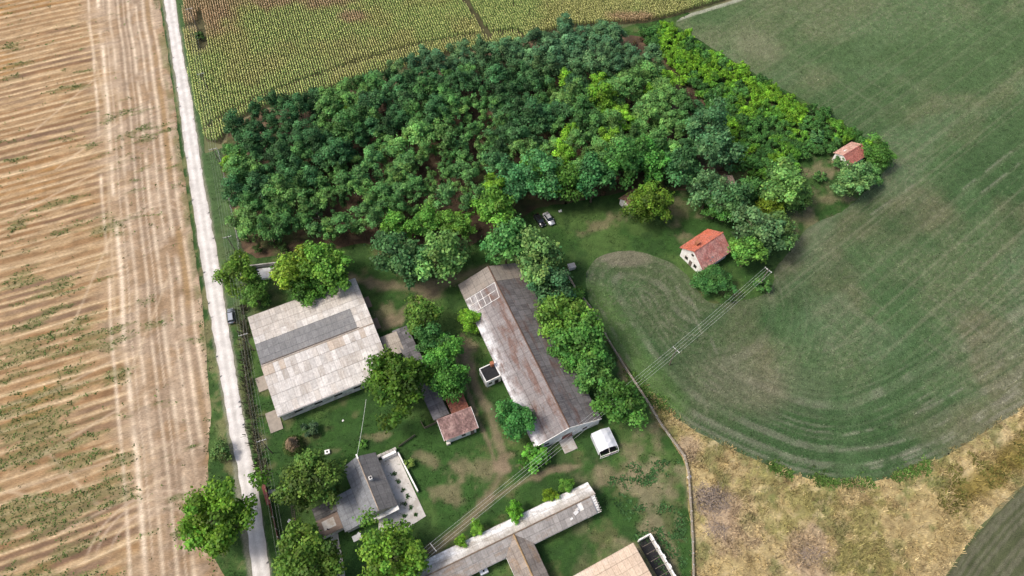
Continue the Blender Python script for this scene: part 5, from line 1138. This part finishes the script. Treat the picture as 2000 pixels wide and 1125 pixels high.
# ------------------------------------------------------------------ small things
def thing(name, label, cat, px, py, rz=0): o = empty(name, (*G(px, py), 0), rz); return tag(o, label, cat)
o = thing('well_cover', 'white concrete well ring with dark opening on the lawn', 'well', 640, 884, R(15)); MB().box((0, 0, .3), (1.1, .95, .62)).build('ring', M['white'], o); MB().tube([(0, 0, .58), (0, 0, .64)], .24, 10).build('opening', M['dark'], o)
o = thing('ladder', 'wooden ladder lying on the garden ground near the red fence', 'ladder', 573, 1003, R(-75))
for s in (-1, 1): MB().box((0, s * .28, .12), (3.6, .09, .09)).build('rail', M['wood'], o)
for i in range(9): MB().box((-1.6 + i * .4, 0, .13), (.07, .5, .06)).build('rung', plain('yellow_rung', (.5, .36, .12), .8) if i > 6 else M['wood'], o)
def scrap(label, px, py, rz, sz):
    o = thing('scrap_sheet', label, 'scrap', px, py, rz); MB().box((0, 0, .12), (sz, sz * .7, .04), ry=.12).build('sheet', M['white'], o); MB().box((sz * .3, sz * .2, .2), (sz * .5, sz * .4, .04), rz=.5, rx=.2).build('torn_corner', M['white'], o)
scrap('white scrap sheet lying beside the ladder near the garden path', 550, 980, .4, .8); scrap('white plastic scrap at the foot of the ladder', 565, 1018, 1.0, .7); scrap('largest heap of white plastic sheets at the tree below the ladder', 588, 1052, .2, 1.6); scrap('white sheet lying under the canopy of the house gable', 697, 1050, .5, 1.8); scrap('white debris caught at the bend of the concrete wall', 1346, 932, .9, 1.0); scrap('small white scrap on the lawn below the barn', 670, 822, .9, .45); scrap('pinkish-white scrap on the grass near the parked cars', 1094, 413, .3, .9)
o = thing('water_tank', 'white plastic tank standing in the yard corner of the T-shaped building', 'tank', 945, 1117, R(25)); MB().box((0, 0, .55), (1.7, 1.1, 1.1)).build('tank', M['tarp'], o); MB().tube([(0, 0, 1.08), (0, 0, 1.2)], .22, 8).build('lid', M['dark'], o); MB().box((0, 0, .06), (1.85, 1.25, .14)).build('pallet', M['wood'], o)
o = thing('wall_shed', 'tiny grey roofed box at the top end of the concrete boundary wall', 'box', 1116, 524, R(20)); MB().box((0, 0, .6), (1.7, 1.2, 1.25)).build('body', M['cream'], o); MB().box((0, 0, 1.28), (2.0, 1.5, .1), ry=.1).build('lid', M['concrete'], o)
# concrete path to the house
def path(name, pts, wd, mat=M['concrete']):
    P_ = smooth(GP(pts), 2); V = []; F = []
    for i, p in enumerate(P_):
        t = P_[min(i + 1, len(P_) - 1)] - P_[max(i - 1, 0)]; t /= np.hypot(*t); n2 = A_([-t[1], t[0]]) * wd / 2
        V += [(*(p + n2), .05), (*(p - n2), .05), (*(p + n2), -.03), (*(p - n2), -.03)]
    for i in range(len(P_) - 1): k = 4 * i; F += [(k, k + 1, k + 5, k + 4), (k, k + 4, k + 6, k + 2), (k + 1, k + 3, k + 7, k + 5)]
    MB().add(V, F).build(name, mat)['kind'] = 'structure'
path('garden_path', [(652, 1036), (655, 1060), (663, 1100), (668, 1140)], 1.6); path('gate_path', [(524, 960), (545, 960), (565, 961)], .8)
# brush pile
def brush_pile(label, px, py, r, n, seed, h=1.1, dark=True):
    o = thing('brush_pile', label, 'brush pile', px, py); g = random.Random(seed); m = MB()
    for i in range(n):
        a = g.uniform(0, 6.28); q = r * g.random() ** .6; c = Vector((math.cos(a) * q, math.sin(a) * q * .75, .08 + h * max(0, 1 - q / r) * g.random())); d = Vector((g.gauss(0, 1), g.gauss(0, 1), g.gauss(0, .22))).normalized() * g.uniform(.5, 1.5); e = c - d; f = c + d; e.z = max(e.z, .03); f.z = max(f.z, .03)
        m.tube([e, c, f], .06, 3, .02)
    x = m.build('branches', M['twig'], o); x['kind'] = 'stuff'
    if not dark: return
    m = MB()
    for i in range(int(n * .35)):
        a = g.uniform(0, 6.28); q = r * .7 * g.random() ** .6; c = Vector((math.cos(a) * q, math.sin(a) * q * .75, .1 + h * .8 * max(0, 1 - q / r) * g.random())); d = Vector((g.gauss(0, 1), g.gauss(0, 1), .1)).normalized() * .6; m.tube([c - d, c + d], .05, 3)
    x = m.build('dark_twigs', plain('dark_twigs', (.07, .06, .06), .95, .3), o); x['kind'] = 'stuff'
brush_pile('heap of grey cut branches beside the concrete wall on the meadow', 1388, 975, 4.8, 230, 3); brush_pile('low scatter of dry twigs on the bare patch of the meadow', 1580, 1085, 3.4, 90, 5, .3, False); brush_pile('small trail of pale twigs below the branch heap', 1400, 1035, 2.6, 60, 7, .25, False)
#@@BUILD1
